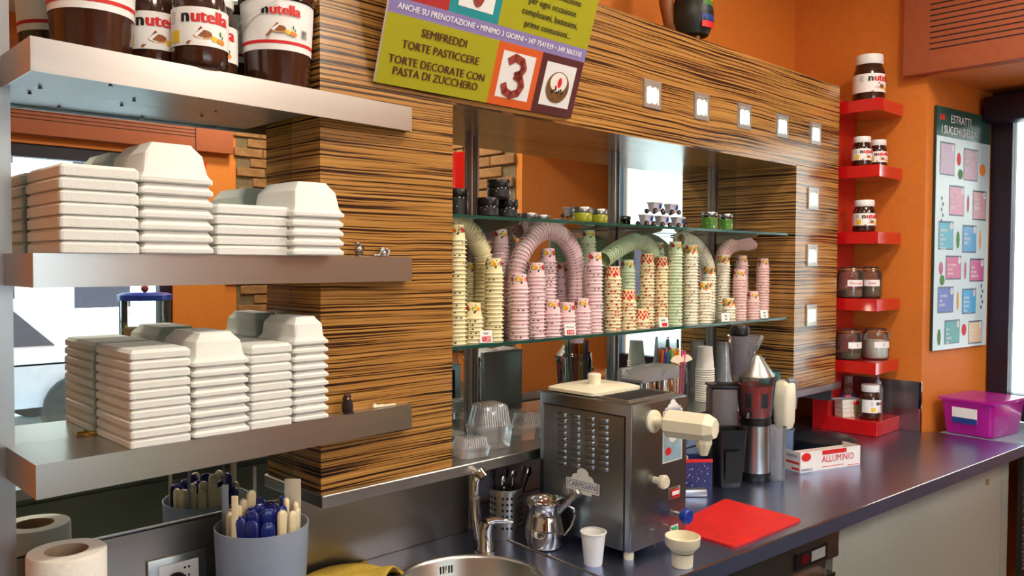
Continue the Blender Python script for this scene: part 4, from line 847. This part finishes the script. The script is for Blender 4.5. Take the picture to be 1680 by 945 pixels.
# ------------------------------------------------------------------ things on the steel ledge
def onl(u, y): p = at_y(u, 650, y); return Vector((p.x, y, ZB+.0004))
ribm = clear('ribbed clear plastic', (250,250,252), .08, .55)
def clamshell(u, y, w, d, h, label, ribs=True, rz=R(-12)):
    t = thing('clear_clamshell', label, 'plastic box', onl(u,y), rz, 'clear plastic boxes on the ledge')
    rg = lambda L: [[(x,yy,z) for x,yy in rrect(a,b,.012)] for a,b,z in L]
    obj('base', loft(rg([(w*.86,d*.86,0),(w*.96,d*.96,h*.42),(w,d,h*.43),(w,d,h*.46)]), True, False), plast, t, smooth=30)
    obj('cover', loft(rg([(w,d,h*.465),(w,d,h*.49),(w*.93,d*.93,h*.50),(w*.72,d*.72,h*.97),(w*.66,d*.66,h)]), False, True), plast, t, smooth=30)
    if ribs:
        rm = mesh('rib', tube([(0,-d*.47,h*.52),(0,-d*.362,h*.96)],.0013,5), ribm)
        for k in range(11):
            for q in range(4): o = obj('rib', rm, None, t, None, q*PI/2); v_ = Vector(((k-5)*w*.066,0,0)); v_.rotate(Matrix.Rotation(q*PI/2,3,'Z')); o.location = v_
clamshell(803, -.175, .115, .10, .125, 'tall ribbed clear box standing on the ledge beside the upright')
clamshell(772, -.228, .10, .075, .055, 'low clear box at the ledge edge beside the pillar', True)
clamshell(868, -.165, .10, .09, .075, 'low clear box on the ledge behind the cream machine', True)
# jar of straws
rj = .058
def clip_jar(p, r, h, label, grp=None, fill=None, fh=0., lab=None, a_off=0.):
    t = thing('clip_top_jar', label, 'jar', p, 0, grp); a0 = face_cam(p)+a_off
    obj('glass_body', lathe([(r*.88,0),(r*.98,.004),(r,.012),(r,h*.72),(r*.90,h*.80),(r*.80,h*.84),(r*.82,h*.86)],36,True,False), glassj, t)
    lidg = obj('glass_lid', lathe([(r*.84,h*.865),(r*.88,h*.875),(r*.88,h*.91),(r*.7,h*.95),(.001,h*.95)],36), glassj, t)
    obj('seal', lathe([(r*.86,h*.855),(r*.89,h*.858),(r*.89,h*.872),(r*.86,h*.875)],32,False,False), orangeink, t)
    cl = obj('wire_clip', join(tube([(r*.9*math.cos(2*PI*k/28), r*.9*math.sin(2*PI*k/28), h*.83) for k in range(29)],.0014,6), tube([(r*.9*math.cos(2*PI*k/28), r*.9*math.sin(2*PI*k/28), h*.90) for k in range(29)],.0014,6), rotz(tube([(0,-r*.9,h*.83),(0,-r*1.10,h*.76),(0,-r*1.12,h*.62),(0,-r*1.04,h*.60)],.0016,6), a0+R(62)), rotz(tube([(0,-r*.9,h*.90),(0,-r*1.06,h*.86),(0,-r*1.10,h*.76)],.0016,6), a0+R(62))), chrome, t)
    if fill: obj('contents', lathe([(r*.84,.006),(r*.95,.012),(r*.95,fh),(r*.5,fh+.004),(.001,fh+.003)],30), fill, t)
    if lab:
        lb = obj('label', wrap(strip(r*1.5, h*.36, h*.55, 0, 10), r+.001, a0+R(12)), labelw, t); obj('lettering', wrap(mv(textg(lab, h*.13, .0,'CENTER',.85), 0,.0012,h*.455), r+.001, a0+R(12)), inkred if len(lab) > 3 else inkblk, lb, smooth=0)
    return t
p = onl(1101, -.222); t = thing('straw_jar', 'glass jar of coloured straws on the ledge behind the cream machine', 'jar', p)
obj('glass_body', lathe([(rj*.9,0),(rj,.006),(rj,.15),(rj*.92,.165),(rj*.88,.175)],36,True,False), glassj, t); obj('wire_clip', join(*[tube([(rj*.95*math.cos(2*PI*k/28), rj*.95*math.sin(2*PI*k/28), zz) for k in range(29)],.0016,6) for zz in (.168,.176)]+[mv(sphere(.012,0,0,0,10,8),-rj-.005,-.01,.172)]), chrome, t)
scol = [mat('straw '+n, c, .35) for n, c in (('yellow',(240,200,40)),('orange',(236,120,30)),('green',(110,180,60)),('blue',(50,90,190)),('pink',(226,70,130)),('red',(206,40,40)))]
snm = ['yellow','orange','green','blue','pink','red']; sm_ = [mesh('straw', tube([(0,0,0),(0,0,.212)],.0035,7), m) for m in scol]
for k in range(34):
    r_ = .046*math.sqrt((k+.5)/34); an = k*2.4; i = (k*5+k//6)%6
    s_ = obj('drinking_straw', sm_[i], None, None, p+Vector((r_*math.cos(an)*.82, r_*math.sin(an)*.82, .006+random.uniform(0,.012)))); s_.rotation_euler = (-math.sin(an)*r_*1.1, math.cos(an)*r_*1.1, 0)
    tag(s_, snm[i]+' drinking straw standing in the glass jar', 'straw', snm[i]+' straws in the jar')
fan = mat('wafer fan', (238,222,190), .7, 0, .06, 60)
for k, (dx, dy) in enumerate(((-.022,-.040),(.028,-.040))):
    o = obj('wafer_fan', xf(mv(prism([(0,0)]+[(.030*math.cos(R(20+14*j)), .030*math.sin(R(20+14*j))) for j in range(11)],-.0012,.0012),0,0,0), Matrix.Rotation(R(90),4,'X')), fan, None, p+Vector((dx,dy,.180)), R(-25)); tag(o, 'pale wafer fan at the jar rim, '+('beside the wire clip' if k == 0 else 'beside the paper cups'), 'wafer')
# white paper and clear cups
def plain_stack(u, y, n, r, pitch, h, m, name, label, upside=True):
    p = onl(u, y); g = lathe([(r-.002,0),(r,.0012),(r,.003),(r-.003,.0035),(r*.72,h),(.001,h)],28,False,True) if upside else lathe([(r*.70,0),(r*.97,h-.004),(r,h-.003),(r,h),(r*.96,h)],28,True,False)
    me = mesh(name, g, m)
    for k in range(n): tag(obj(name, me, None, None, p+Vector((0,0,k*pitch))), label, 'cup', label)
plain_stack(1156, -.165, 15, .038, .0088, .088, paperw, 'white_paper_cup', 'white paper cup in the tall nested stack on the ledge')
plain_stack(1062, -.085, 5, .034, .009, .085, paperw, 'white_paper_cup', 'white paper cup in the short stack behind the straw jar')
plain_stack(1098, -.045, 5, .034, .009, .085, paperw, 'white_paper_cup', 'white paper cup in the stack against the mirror')
plain_stack(1187, -.150, 8, .040, .0155, .11, plast, 'clear_plastic_cup', 'clear plastic cup in the stack behind the juicer')
plain_stack(1143, -.060, 8, .036, .0155, .11, plast, 'clear_plastic_cup', 'clear plastic cup in the stack behind the white cups')
p = onl(1263, -.205); t = thing('teal_bowl', 'teal glass bowl on the ledge beside the juicer', 'bowl', p); obj('bowl', lathe([(.030,0),(.046,.004),(.047,.045),(.038,.078),(.034,.082),(.034,.078),(.042,.045),(.040,.008),(.001,.008)],32), mat('teal glass', (70,140,150), .1, 0, .1, trans=.5), t)
p = onl(1243, -.12)
rl = mesh('red_lid', lathe([(.028,0),(.030,.001),(.030,.006),(.027,.007),(.001,.007)],24), inkred); wl = mesh('red_lid', lathe([(.028,0),(.031,.001),(.031,.003),(.028,.004),(.001,.004)],24), white)
for k in range(7):
    o = obj('stacked_lid', rl, None, None, p+Vector((0,0,k*.0185))); tag(o, 'red plastic lid in the striped pile behind the juicer', 'lid', 'striped pile of lids'); 
    o = obj('stacked_lid', wl, None, None, p+Vector((0,0,k*.0185+.0105))); tag(o, 'white plastic lid in the striped pile behind the juicer', 'lid', 'striped pile of lids')

# ------------------------------------------------------------------ drink mixer behind the cream machine
t = thing('drink_mixer', 'twin-head drink mixer with chrome cups behind the cream machine', 'mixer', (2.07,-.372,ZC), R(2)); greyp = mat('grey metallic plastic', (150,152,154), .35, .5, .03)
obj('base', rbox(-.10,.12,-.055,.06,0,.04,.01), greyp, t); obj('column', rbox(-.09,.11,.042,.066,.04,.44,.01), greyp, t)
hd_ = [(-.075,.0),(-.02,.035),(.045,.055),(.050,.0)]
for k, x_ in enumerate((-.045,.055)):
    h_ = obj('head', xf(prism([(-.055,.402),(-.055,.410),(-.02,.432),(.045,.442),(.05,.402)],-.040,.040), Matrix.Translation((x_,0,0)) @ Matrix.Rotation(R(90),4,'X') ), greyp, t, smooth=25)
    obj('vent', join(*[box(x_-.025,x_+.03,.040,.0415,.405+.008*j,.409+.008*j) for j in range(4)]), blackm, h_, smooth=0)
    obj('mixing_cup', mv(lathe([(.030,.06),(.034,.07),(.038,.400),(.036,.400),(.032,.08),(.001,.08)],28), x_,-.005,0), chrome, t)

# ------------------------------------------------------------------ juicer group
jb = mat('dark taupe plastic', (92,82,80), .35, 0, .05); redp = mat('red strainer', (216,54,34), .3, 0, .08); smoke = clear('smoked plastic', (190,186,200), .08, .22)
P = onc(1246, 790)+Vector((.02,.03,0)); t = thing('slow_juicer', 'slow juicer with a steel base, red strainer and smoked hopper', 'juicer', P, -YAW)
obj('motor_base', lathe([(.048,0),(.052,.006),(.053,.03)],36,True,False), black, t); obj('steel_sleeve', lathe([(.052,.03),(.049,.196)],36,False,False), steel, t); obj('collar', lathe([(.050,.196),(.055,.20),(.055,.214),(.050,.218)],36), black, t)
obj('bowl', lathe([(.050,.218),(.056,.23),(.068,.348),(.071,.356),(.071,.368),(.066,.372)],40,True,False), glassj, t)
bs = obj('strainer', lathe([(.046,.226),(.048,.232),(.060,.335),(.056,.337)],36,True,False), redp, t); obj('strainer_mesh', join(*[rotz(box(-.012,.012,-.0570,-.0545,.262,.318), q*PI/3+.3) for q in range(6)]), blackm, bs, smooth=0)
obj('cone_lid', lathe([(.066,.368),(.064,.376),(.024,.432),(.016,.442),(.001,.443)],36), steel, t)
rings = [[(x_*w_+c_, y_*d_, z) for x_, y_ in rrect(1,1,.42)] for w_, d_, c_, z in ((.030,.04,-.070,.352),(.060,.06,-.062,.385),(.084,.072,-.053,.43),(.092,.074,-.050,.455),(.112,.080,-.042,.480),(.126,.084,-.038,.508),(.128,.086,-.038,.512))]
obj('hopper', loft(rings, True, False), smoke, t); obj('feed_tube', tube([(-.02,0,.47),(-.018,0,.44),(-.012,0,.41)],.010,12), smoke, t)
ph = obj('pusher', mv(rbox(-.026,.026,-.020,.020,.37,.515,.008),-.060,0,0), jb, t); obj('pusher_cap', mv(lathe([(.026,.512),(.033,.518),(.034,.538),(.028,.549),(.01,.551)],28),-.060,0,0), black, ph)
obj('tower', xf(rbox(-.048,.048,-.045,.055,0,.325,.012), Matrix.Translation((-.112,.028,0))), jb, t); obj('tower_cap', xf(rbox(-.050,.050,-.047,.057,.325,.335,.004), Matrix.Translation((-.112,.028,0))), black, t)
obj('juice_spout', tube([(-.03,-.035,.242),(-.045,-.055,.24),(-.047,-.06,.226)],.010,12), black, t)
P2 = onc(1206, 801)+Vector((.01,.035,0)); t = thing('pulp_container', 'tall black pulp container in front of the juicer tower', 'container', P2, R(-35))
obj('container', loft([[(a,b,z) for a,b in rrect(w_,d_,.015)] for w_,d_,z in ((.078,.062,0),(.082,.066,.003),(.108,.085,.196),(.108,.085,.200),(.100,.078,.199),(.076,.060,.01))], True, True), black, t); obj('grip_recess', xf(box(-.030,.030,-.0005,.0,.02,.13), Matrix.Translation((0,-.042,0)) @ Matrix.Rotation(R(4),4,'X')), blackm, t, smooth=0)
P3 = onc(1279, 789)+Vector((.01,.02,0)); t = thing('clear_beaker', 'clear plastic beaker beside the juicer', 'beaker', P3); obj('wall', lathe([(.030,0),(.031,.003),(.035,.190),(.033,.19),(.029,.005),(.001,.005)],30), plast, t)
P4 = Vector((2.86,-.345,ZC)); q = at_y(1286, 735, -.345); P4.x = q.x; t = thing('hand_blender', 'cream hand blender with a grey grip on a clear beaker', 'blender', P4)
obj('beaker', lathe([(.034,0),(.036,.003),(.037,.10),(.042,.115),(.040,.115),(.034,.10),(.033,.005),(.001,.005)],30), mat('blue clear beaker', (150,176,214), .1, 0, .05, alpha=.5), t)
obj('body', loft([[(a,b,z) for a,b in rrect(w_,d_,.02)] for w_,d_,z in ((.060,.055,.116),(.076,.066,.14),(.080,.070,.24),(.076,.066,.29),(.05,.045,.305))]), ivory, t); obj('grip', tube([(-.02,-.02,.306),(.025,-.02,.306),(.042,-.02,.295),(.045,-.02,.26),(.045,-.02,.19)],[.010,.012,.012,.012,.008],10), greyp, t)
# cutting board
bc = [onc(*q) for q in ((1190,821),(1316,855),(1205,900),(1096,868))]; cx_ = sum((v for v in bc), Vector())/4
poly = []
for i in range(4):
    a_, b_, c_ = bc[i-1], bc[i], bc[(i+1)%4]; d1 = (a_-b_).normalized()*.016; d2_ = (c_-b_).normalized()*.016
    for k in range(5):
        s = k/4; w0 = b_+d1*(1-s)**2+d2_*s**2; poly.append((w0.x,w0.y))
brd = mat('red cutting board', (214,34,30), .5, 0, .10, 26, .15)
o = obj('cutting_board', prism(poly, ZC+.0005, ZC+.0065), brd, smooth=0); tag(o, 'thin red cutting board lying on the worktop edge', 'cutting board')
# foil box
a_ = onc(1313, 776); b_ = onc(1411, 762); L_ = (b_-a_).length; ang = math.atan2(b_.y-a_.y, b_.x-a_.x)
t = thing('foil_box', 'open white and red carton lettered ALLUMINIO on the worktop', 'carton', a_, ang); dp_ = .085; hh = .074
cart = mat('carton board', (236,232,224), .55, 0, .03)
obj('carton', join(box(0,L_,0,.0015,0,hh), box(0,.0015,.0015,dp_,0,hh), box(L_-.0015,L_,.0015,dp_,0,hh), box(.0015,L_-.0015,dp_-.0015,dp_,0,hh*.8), box(.0015,L_-.0015,.0015,dp_-.0015,0,.0015)), cart, t, smooth=0)
ff = obj('print_field', quad((.108,-.0006,.056),(L_*.76,-.0006,.056),(L_*.76,-.0006,.072),(.108,-.0006,.072)), inkred, t, smooth=0)
obj('lettering', mv(textg('ALLUMINIO',.036,.004,'LEFT',.88), .106,-.0010,.038), inkred, t, smooth=0); obj('lettering', mv(textg('EUROPACK',.012,.02,'LEFT',.9), .004,-.0010,.008), inkblue, t, smooth=0)
obj('print_line', join(box(.11,L_*.72,-.0008,0,.010,.012), box(L_*.78,L_*.98,-.0008,0,.004,.006)), inkred, t, smooth=0); obj('print_badge', mv(disc(.020,18,1.2,.8),.028,-.0007,.055), inkred, t, smooth=0)
obj('lettering', xf(textg('EUROPACK',.014,.02,'CENTER',.8), Matrix.Translation((-.0012,dp_/2,.056)) @ Matrix.Rotation(R(-90),4,'Z')), inkblue, t, smooth=0); obj('print_field', box(-.0008,0,.006,dp_-.006,.028,.036), inkred, t, smooth=0); obj('print_field', box(-.0008,0,.006,dp_*.5,.006,.014), inkred, t, smooth=0)
o = obj('foil_roll', mv(xf(cyl(.022,0,L_-.012,24), Matrix.Rotation(R(90),4,'Y')),0,0,0), red, None, a_+Vector((.006*math.cos(ang)-dp_/2*math.sin(ang), .006*math.sin(ang)+dp_/2*math.cos(ang), .0245)), ang); tag(o, 'dark red wrapped roll lying inside the open carton', 'roll')
o = obj('round_griddle', lathe([(.108,0),(.112,.008),(.118,.040),(.126,.044),(.126,.052),(.118,.056),(.001,.057)],48), mat('dark non-stick plate', (30,32,40), .35, 0, .1), None, Vector((at_z(1351,716,.957).x, at_z(1351,716,.957).y, ZC))); tag(o, 'round black griddle plate behind the foil carton', 'griddle')
# box and tool between the machine and juicer
t = thing('tea_box', 'open navy and red carton with sachets behind the cream machine', 'carton', onc(1146,797)+Vector((-.03,.01,0)), R(-38)); navy = cupmat('navy carton print', (34,36,92), ([(200,196,220),(150,60,120),(80,90,160)],.22,.4))
obj('carton', join(box(-.06,.06,-.04,-.0385,0,.105), box(-.06,.06,.0385,.04,0,.105), box(-.06,-.0585,-.0385,.0385,0,.105), box(.0585,.06,-.0385,.0385,0,.105), box(-.0585,.0585,-.0385,.0385,0,.002)), navy, t, smooth=0); obj('red_edge', join(box(-.061,.061,-.041,-.040,.094,.105), box(-.0612,-.06,-.04,.04,.094,.105)), inkred, t, smooth=0); obj('sachet', join(box(-.045,-.042,-.03,.0,.01,.118), box(-.025,-.022,-.03,.005,.01,.112)), fan, t, smooth=0)
o = obj('steel_lever', xf(rbox(-.07,.05,-.016,.016,0,.026,.006), Matrix.Rotation(R(-40),4,'Z')), steel, None, onc(1140,812)+Vector((-.02,.0,.0005))); tag(o, 'grey metal handle block lying beside the cream machine', 'handle')

# ------------------------------------------------------------------ red shelf unit
t = thing('red_shelf_unit', 'glossy red wall shelf unit beside the zebrawood post', 'shelf unit')
RX0 = 3.641; obj('back_column', box(RX0, XW-.0135, -.228, -.155, ZC+.001, 2.43), red, t, smooth=0)
RZ = [2.400, 2.108, 1.812, 1.512, 1.230]
for z in RZ: obj('shelf_board', rbox(RX0, XW-.014, -.443, -.229, z-.054, z, .0015, 1), red, t, smooth=30)
obj('base_board', rbox(RX0, XW-.014, -.452, -.229, ZC+.001, .965, .0015, 1), red, t, smooth=30)
e_ = .0006
spread_jar((3.775,-.335,RZ[0]+e_), .070, .218, 'largest chocolate spread jar on the highest red shelf', 'jars on the red shelves', R(38), False)
spread_jar((3.712,-.335,RZ[1]+e_), .043, .135, 'chocolate spread jar on the second red shelf, nearer the post', 'jars on the red shelves', R(30))
spread_jar((3.828,-.360,RZ[1]+e_), .041, .130, 'chocolate spread jar on the second red shelf, nearer the orange wall', 'jars on the red shelves', R(20))
spread_jar((3.725,-.345,RZ[2]+e_), .050, .145, 'single chocolate spread jar on the third red shelf', 'jars on the red shelves', R(30))
herb = mat('dried herbs', (120,96,50), .9, 0, .5, 160, .6); seeds = mat('speckled nuts', (150,110,84), .9, 0, .4, 160, .6); sugar = mat('sugar', (240,236,228), .8, 0, .03, 90)
clip_jar((3.712,-.290,RZ[3]+e_), .055, .150, 'clip-top jar of chopped nuts nearer the post, fourth red shelf', 'clip-top jars on the red shelves', seeds, .035, 'Nocciole', R(20))
clip_jar((3.826,-.335,RZ[3]+e_), .050, .150, 'clip-top jar of greenish seeds nearer the orange wall, fourth red shelf', 'clip-top jars on the red shelves', herb, .06, 'Semi', 0)
clip_jar((3.708,-.290,RZ[4]+e_), .056, .148, 'clip-top jar with a little dried herb, fifth red shelf', 'clip-top jars on the red shelves', herb, .03, 'S', R(30))
clip_jar((3.812,-.370,RZ[4]+e_), .058, .150, 'clip-top jar half full of white sugar, fifth red shelf', 'clip-top jars on the red shelves', sugar, .085, 'C', R(26))
spread_jar((3.728,-.385,.9656), .045, .155, 'chocolate spread jar turned side-on on the red base board', 'jars on the red shelves', R(75))
t = thing('squeeze_bottle', 'clear squeeze bottle with a pointed tip on the red base board', 'bottle', (3.845,-.372,.9656)); obj('bottle', lathe([(.022,0),(.023,.004),(.023,.125),(.018,.14),(.012,.145)],24), plast, t); obj('nozzle', lathe([(.016,.145),(.014,.155),(.005,.165),(.003,.205)],18), mat('grey nozzle', (170,164,176), .4), t)
boxm = cupmat('white small carton print', (222,214,200), ([(40,34,34),(120,60,30),(190,150,80)],.25,.35))
for k in range(4): o = obj('small_carton', rbox(-.055,.055,-.03,.03,0,.020,.001,1), boxm, None, (3.712,-.297+.001*k,.9656+k*.0206), R(-30)); tag(o, 'flat white carton in the pile of four on the red base board', 'carton', 'flat cartons on the red base board')
for k, (m_, dx, lb) in enumerate(((inkblue,.02,'blue marker lying on the carton pile'),(mat('pink rubber', (214,90,100), .5),-.012,'pink eraser lying on the carton pile'),(greyp,-.05,'grey pen sticking out over the carton pile'))):
    o = obj(('marker_pen','eraser','ball_pen')[k], xf(cyl((.008,.009,.005)[k],-(.035,.014,.06)[k],(.035,.014,.06)[k],12), Matrix.Rotation(R(90),4,'Y')), m_, None, (3.705+dx,-.285-.012*k*(1 if k < 2 else .3),.9656+.0834+(.008,.009,.005)[k]), R(-30)); tag(o, lb, 'stationery')
o = obj('spiral_packet', lathe([(.020,0),(.022,.01),(.019,.03),(.022,.05),(.019,.07),(.022,.09),(.019,.11),(.022,.13),(.019,.15),(.021,.175)],16), cupmat('patterned wrapper', (150,120,112), ([(210,196,190),(110,60,60),(70,60,60)],.4,.7)), None, (3.80,-.252,.9656)); tag(o, 'patterned wrapped packet standing in the corner of the red base board', 'packet')
small_jar(1405, -.31, .026, .075, herb, red, 'small jar with a red lid beside the flat cartons', None, .9656, .25)

# ------------------------------------------------------------------ juice poster on the window recess
PA = Vector((3.977,-.5502,1.2695)); pdir = Vector((.527,-.0735,0)).normalized(); pang = math.atan2(pdir.y,pdir.x); PWID, PHGT = .532, 1.124
t = thing('juice_poster', 'tall juice menu poster with twelve numbered cards', 'poster', PA, pang)
obj('board', box(0,PWID,-.012,-.001,0,PHGT), mat('poster edge', (40,60,54), .4), t, smooth=0)
def pq(x0,x1,z0,z1,m,d,name='colour_field',par=None): return obj(name, quad((x0,-d,z0),(x1,-d,z0),(x1,-d,z1),(x0,-d,z1)), m, par or t, smooth=0)
pale = mat('poster pale blue', (206,226,232), .18, 0, .02); pq(.004,PWID,0,PHGT-.135,pale,.0125); pq(.004,PWID,PHGT-.135,PHGT,mat('poster dark green', (58,92,82), .18, 0, .03),.0125)
obj('lettering', mv(textg('ESTRATTI.',.052,.02,'CENTER',.9),PWID*.44,-.0135,PHGT-.050), inkw, t, smooth=0); obj('lettering', mv(textg('I SUCCHI DELLA',.052,.02,'CENTER',.9),PWID*.40,-.0135,PHGT-.104), inkw, t, smooth=0)
obj('printed_picture', join(*[box(.03+.012*k,.038+.012*k,-.0137,-.013,PHGT-.06,PHGT-.035) for k in range(4)]), inkred, t, smooth=0)
cc = [(186,160,190),(190,140,166),(210,140,170),(214,170,180),(80,176,200),(80,160,214),(206,100,150),(206,110,160),(90,110,190),(40,160,224),(60,156,160),(226,200,166)]
words = ['MELA ARANCIA CAROTA LIME','ARANCIA CAROTA SEDANO','ANANAS SEDANO CAROTA ZENZERO','AGRUMI CAROTE ZENZERO','POMPELMO ROSA SEDANO MELA ZENZERO','PESCA FRAGOLA MENTA','MELOGRANO ANANAS ARANCIA','PESCA PRUGNA ALBICOCCA','COCOMERO KIWI SEDANO','ANANAS FRAGOLA MELONE PESCA','MELA KIWI BANANA LIME','MELA KIWI LIME']
cardb = mat('card border', (70,86,110), .3, 0, .02)
xs = [(.035,.175),(.262,.405),(.130,.275),(.362,.500),(.035,.175),(.265,.405),(.110,.258),(.345,.490),(.040,.190),(.275,.415),(.110,.258),(.345,.485)]
rowz = [.790,.612,.434,.302,.158,.014]; rowz = [.800,.615,.455,.315,.160,.012]
hgt = [.175,.165,.155,.135,.145,.135]
for i in range(12):
    x0, x1 = xs[i]; r_ = i//2; z0 = rowz[r_]-(.012 if i%2 else 0)+.012; z1_ = z0+hgt[r_]-.022; m_ = mat('card %d' % i, cc[i], .25, 0, .02)
    cb_ = pq(x0,x1,z0,z1_,cardb,.0130,'menu_card'); pq(x0+.005,x1-.005,z0+.006,z1_-.008,m_,.0134,'card_field',cb_)
    ws = words[i].split(' '); n_ = len(ws)
    for k, w_ in enumerate(ws): obj('lettering', mv(textg(w_,.0185,.03,'LEFT',.72), x0+.016,-.0138,z1_-.045-k*.0205), inkw, cb_, smooth=0)
    obj('number_disc', mv(disc(.017,16,.75,1),x1-.020,-.0140,z1_-.022), inkw, cb_, smooth=0); obj('lettering', mv(textg(str(i+1),.026,.02,'CENTER',.8),x1-.020,-.0144,z1_-.022), cardb, cb_, smooth=0)
for k, (x_, z_, m_, sx, sy) in enumerate(((.215,.895,inkred,.8,1.3),(.232,.825,green,1,1),(.455,.860,orangeink,1.3,1.2),(.315,.69,mat('beet ink', (190,90,130), .4),.5,1.8),(.222,.515,green,.7,1.7),(.445,.520,bread,.4,2.0),(.065,.38,MATS['beet ink'],.8,1.3),(.078,.325,green,1,1),(.300,.370,MATS['beet ink'],.5,1.8),(.232,.225,bread,.5,1.8),(.060,.06,green,.7,1.6),(.300,.085,inkred,1,1.2))):
    obj('printed_picture', mv(disc(.024,16,sx,sy),x_,-.0134,z_), m_, t, smooth=0)
for x_ in (.06,.470):
    for k in range(5): obj('printed_picture', mv(disc(.009,10,.8,1.1), x_+.012*(k%2),-.0134,(.60 if x_ < .2 else .19)+k*.026), cardb, t, smooth=0)
# purple storage box
mag = mat('translucent magenta plastic', (206,30,176), .18, 0, .04, alpha=.6, coat=.4)
t = thing('storage_box', 'translucent magenta storage box with a lid on the window sill', 'storage box', (4.125,-.735,ZC), R(-9))
bw, bd, bh = .31, .235, .158
obj('box', loft([[(a,b,z) for a,b in rrect(w_,d_,.02)] for w_,d_,z in ((bw*.86,bd*.86,0),(bw*.88,bd*.88,.004),(bw,bd,bh),(bw*.985,bd*.98,bh),(bw*.86,bd*.86,.006))], True, True), mag, t, smooth=30)
obj('lid', loft([[(a,b,z) for a,b in rrect(w_,d_,.022)] for w_,d_,z in ((bw+.012,bd+.012,bh-.008),(bw+.018,bd+.018,bh-.004),(bw+.018,bd+.018,bh+.006),(bw-.03,bd-.03,bh+.008))]), mag, t, smooth=30)
q_ = obj('label', quad((-bw/2+.0005,.06,.055),(-bw/2+.0005,-.05,.055),(-bw/2-.003,-.05,.125),(-bw/2-.003,.06,.125)), labelw, t, smooth=0); obj('label_band', quad((-bw/2-.0012,.06,.055),(-bw/2-.0012,-.05,.055),(-bw/2-.0032,-.05,.080),(-bw/2-.0032,.06,.080)), inkblue, q_, smooth=0)
o = obj('tissue_packet', rbox(-.05,.05,-.04,.04,0,.05,.014), red, None, (4.11,-.73,ZC+.0085)); tag(o, 'red packet lying inside the magenta storage box', 'packet')
o = obj('white_bowl', lathe([(.04,0),(.07,.03),(.085,.09),(.08,.12),(.05,.14),(.001,.145)],28), white, None, (4.38,-.735,ZC-.001)); tag(o, 'white rounded container behind the magenta storage box', 'container')

# ------------------------------------------------------------------ the room the mirrors show
gsteel = mat('grey green steel', (112,120,108), .35, .7, .06, 8)
t = thing('gelato_display', 'gelato display counter seen in the mirror behind the aisle', 'display counter')
obj('rear_body', box(-1.6,3.86,-2.62,-1.78,.08,.80), gsteel, t, smooth=0); obj('plinth', box(-1.6,3.86,-2.58,-1.82,0,.08), blackm, t, smooth=0); obj('rear_rail', box(-1.6,3.86,-1.80,-1.74,.80,.84), alum, t, smooth=0)  # unseen right end lengthened so the steel reflects dark, not orange wall
for k in range(7): obj('rear_door', box(-1.58+k*.77,-.83+k*.77,-1.779,-1.765,.12,.77), gsteel, t, smooth=0)
obj('front_glass', prism([(-1.6,-2.66),(3.86,-2.66),(3.86,-2.65),(-1.6,-2.65)], .80, 1.22), glass, t, smooth=0); obj('top_glass', box(-1.6,3.86,-2.66,-2.30,1.22,1.228), gshelf, t, smooth=0)
for x_ in (-1.5,.0,1.6,3.1): obj('glass_post', box(x_-.01,x_+.01,-2.35,-2.33,.84,1.22), alum, t, smooth=0)
for k in range(12): o = obj('gelato_pan', join(box(-1.5+k*.38,-1.16+k*.38,-2.55,-2.0,.805,.83)), [mat('gelato %d' % k, c, .6, 0, .1, 30, .4) for c in [((238,226,196),(120,70,44),(226,120,130),(180,200,120))[k%4]]][0], smooth=0); tag(o, ('vanilla','chocolate','strawberry','pistachio')[k%4]+' gelato pan in the display counter seen in the mirror', 'gelato pan', ('vanilla','chocolate','strawberry','pistachio')[k%4]+' pans')
t = thing('cone_jar', 'clear cone jar with a blue lid on the display counter', 'jar', (1.46,-2.48,1.229)); obj('jar', lathe([(.10,0),(.115,.004),(.115,.25)],32,True,False), glassj, t); ld = obj('lid', lathe([(.12,.25),(.124,.252),(.124,.275),(.10,.285),(.001,.287)],32), MATS['blue dial'], t); obj('lid_knob', sphere(.018,0,0,.305,12,8), jam, ld)
cn = mesh('wafer_cone', lathe([(.002,0),(.028,.11),(.026,.11)],14,True,True), bread)
for k in range(6): o = obj('wafer_cone', cn, None, None, (1.46+.07*math.cos(k*PI/3), -2.48+.07*math.sin(k*PI/3), 1.236)); o.rotation_euler = (.05*math.sin(k*1.7), .05*math.cos(k*2.1), k); tag(o, 'wafer cone standing in the blue-lidded cone jar', 'cone', 'wafer cones in the jar')
ru = mat('red lamp glass', (190,20,16), .2, 0, .05, emit=(255,40,20), es=.5)
for x_, y_, lb in ((3.10,-1.72,'red cylinder pendant lamp nearer the recessed window'),(2.2,-3.6,'red cylinder pendant lamp nearer the shop window')):
    t = thing('pendant_lamp', lb, 'lamp', (x_,y_,2.06), 0, 'red pendant lamps'); obj('shade', lathe([(.06,0),(.062,.0),(.062,.24),(.06,.24)],26,False,False), ru, t); obj('bulb', sphere(.028,0,0,.16,14,10), hot, t); obj('cord', tube([(0,0,.19),(0,0,CEIL-2.06)],.003,6), blackm, t); obj('canopy', mv(cyl(.05,CEIL-2.085,CEIL-2.061,20)), chrome, t)
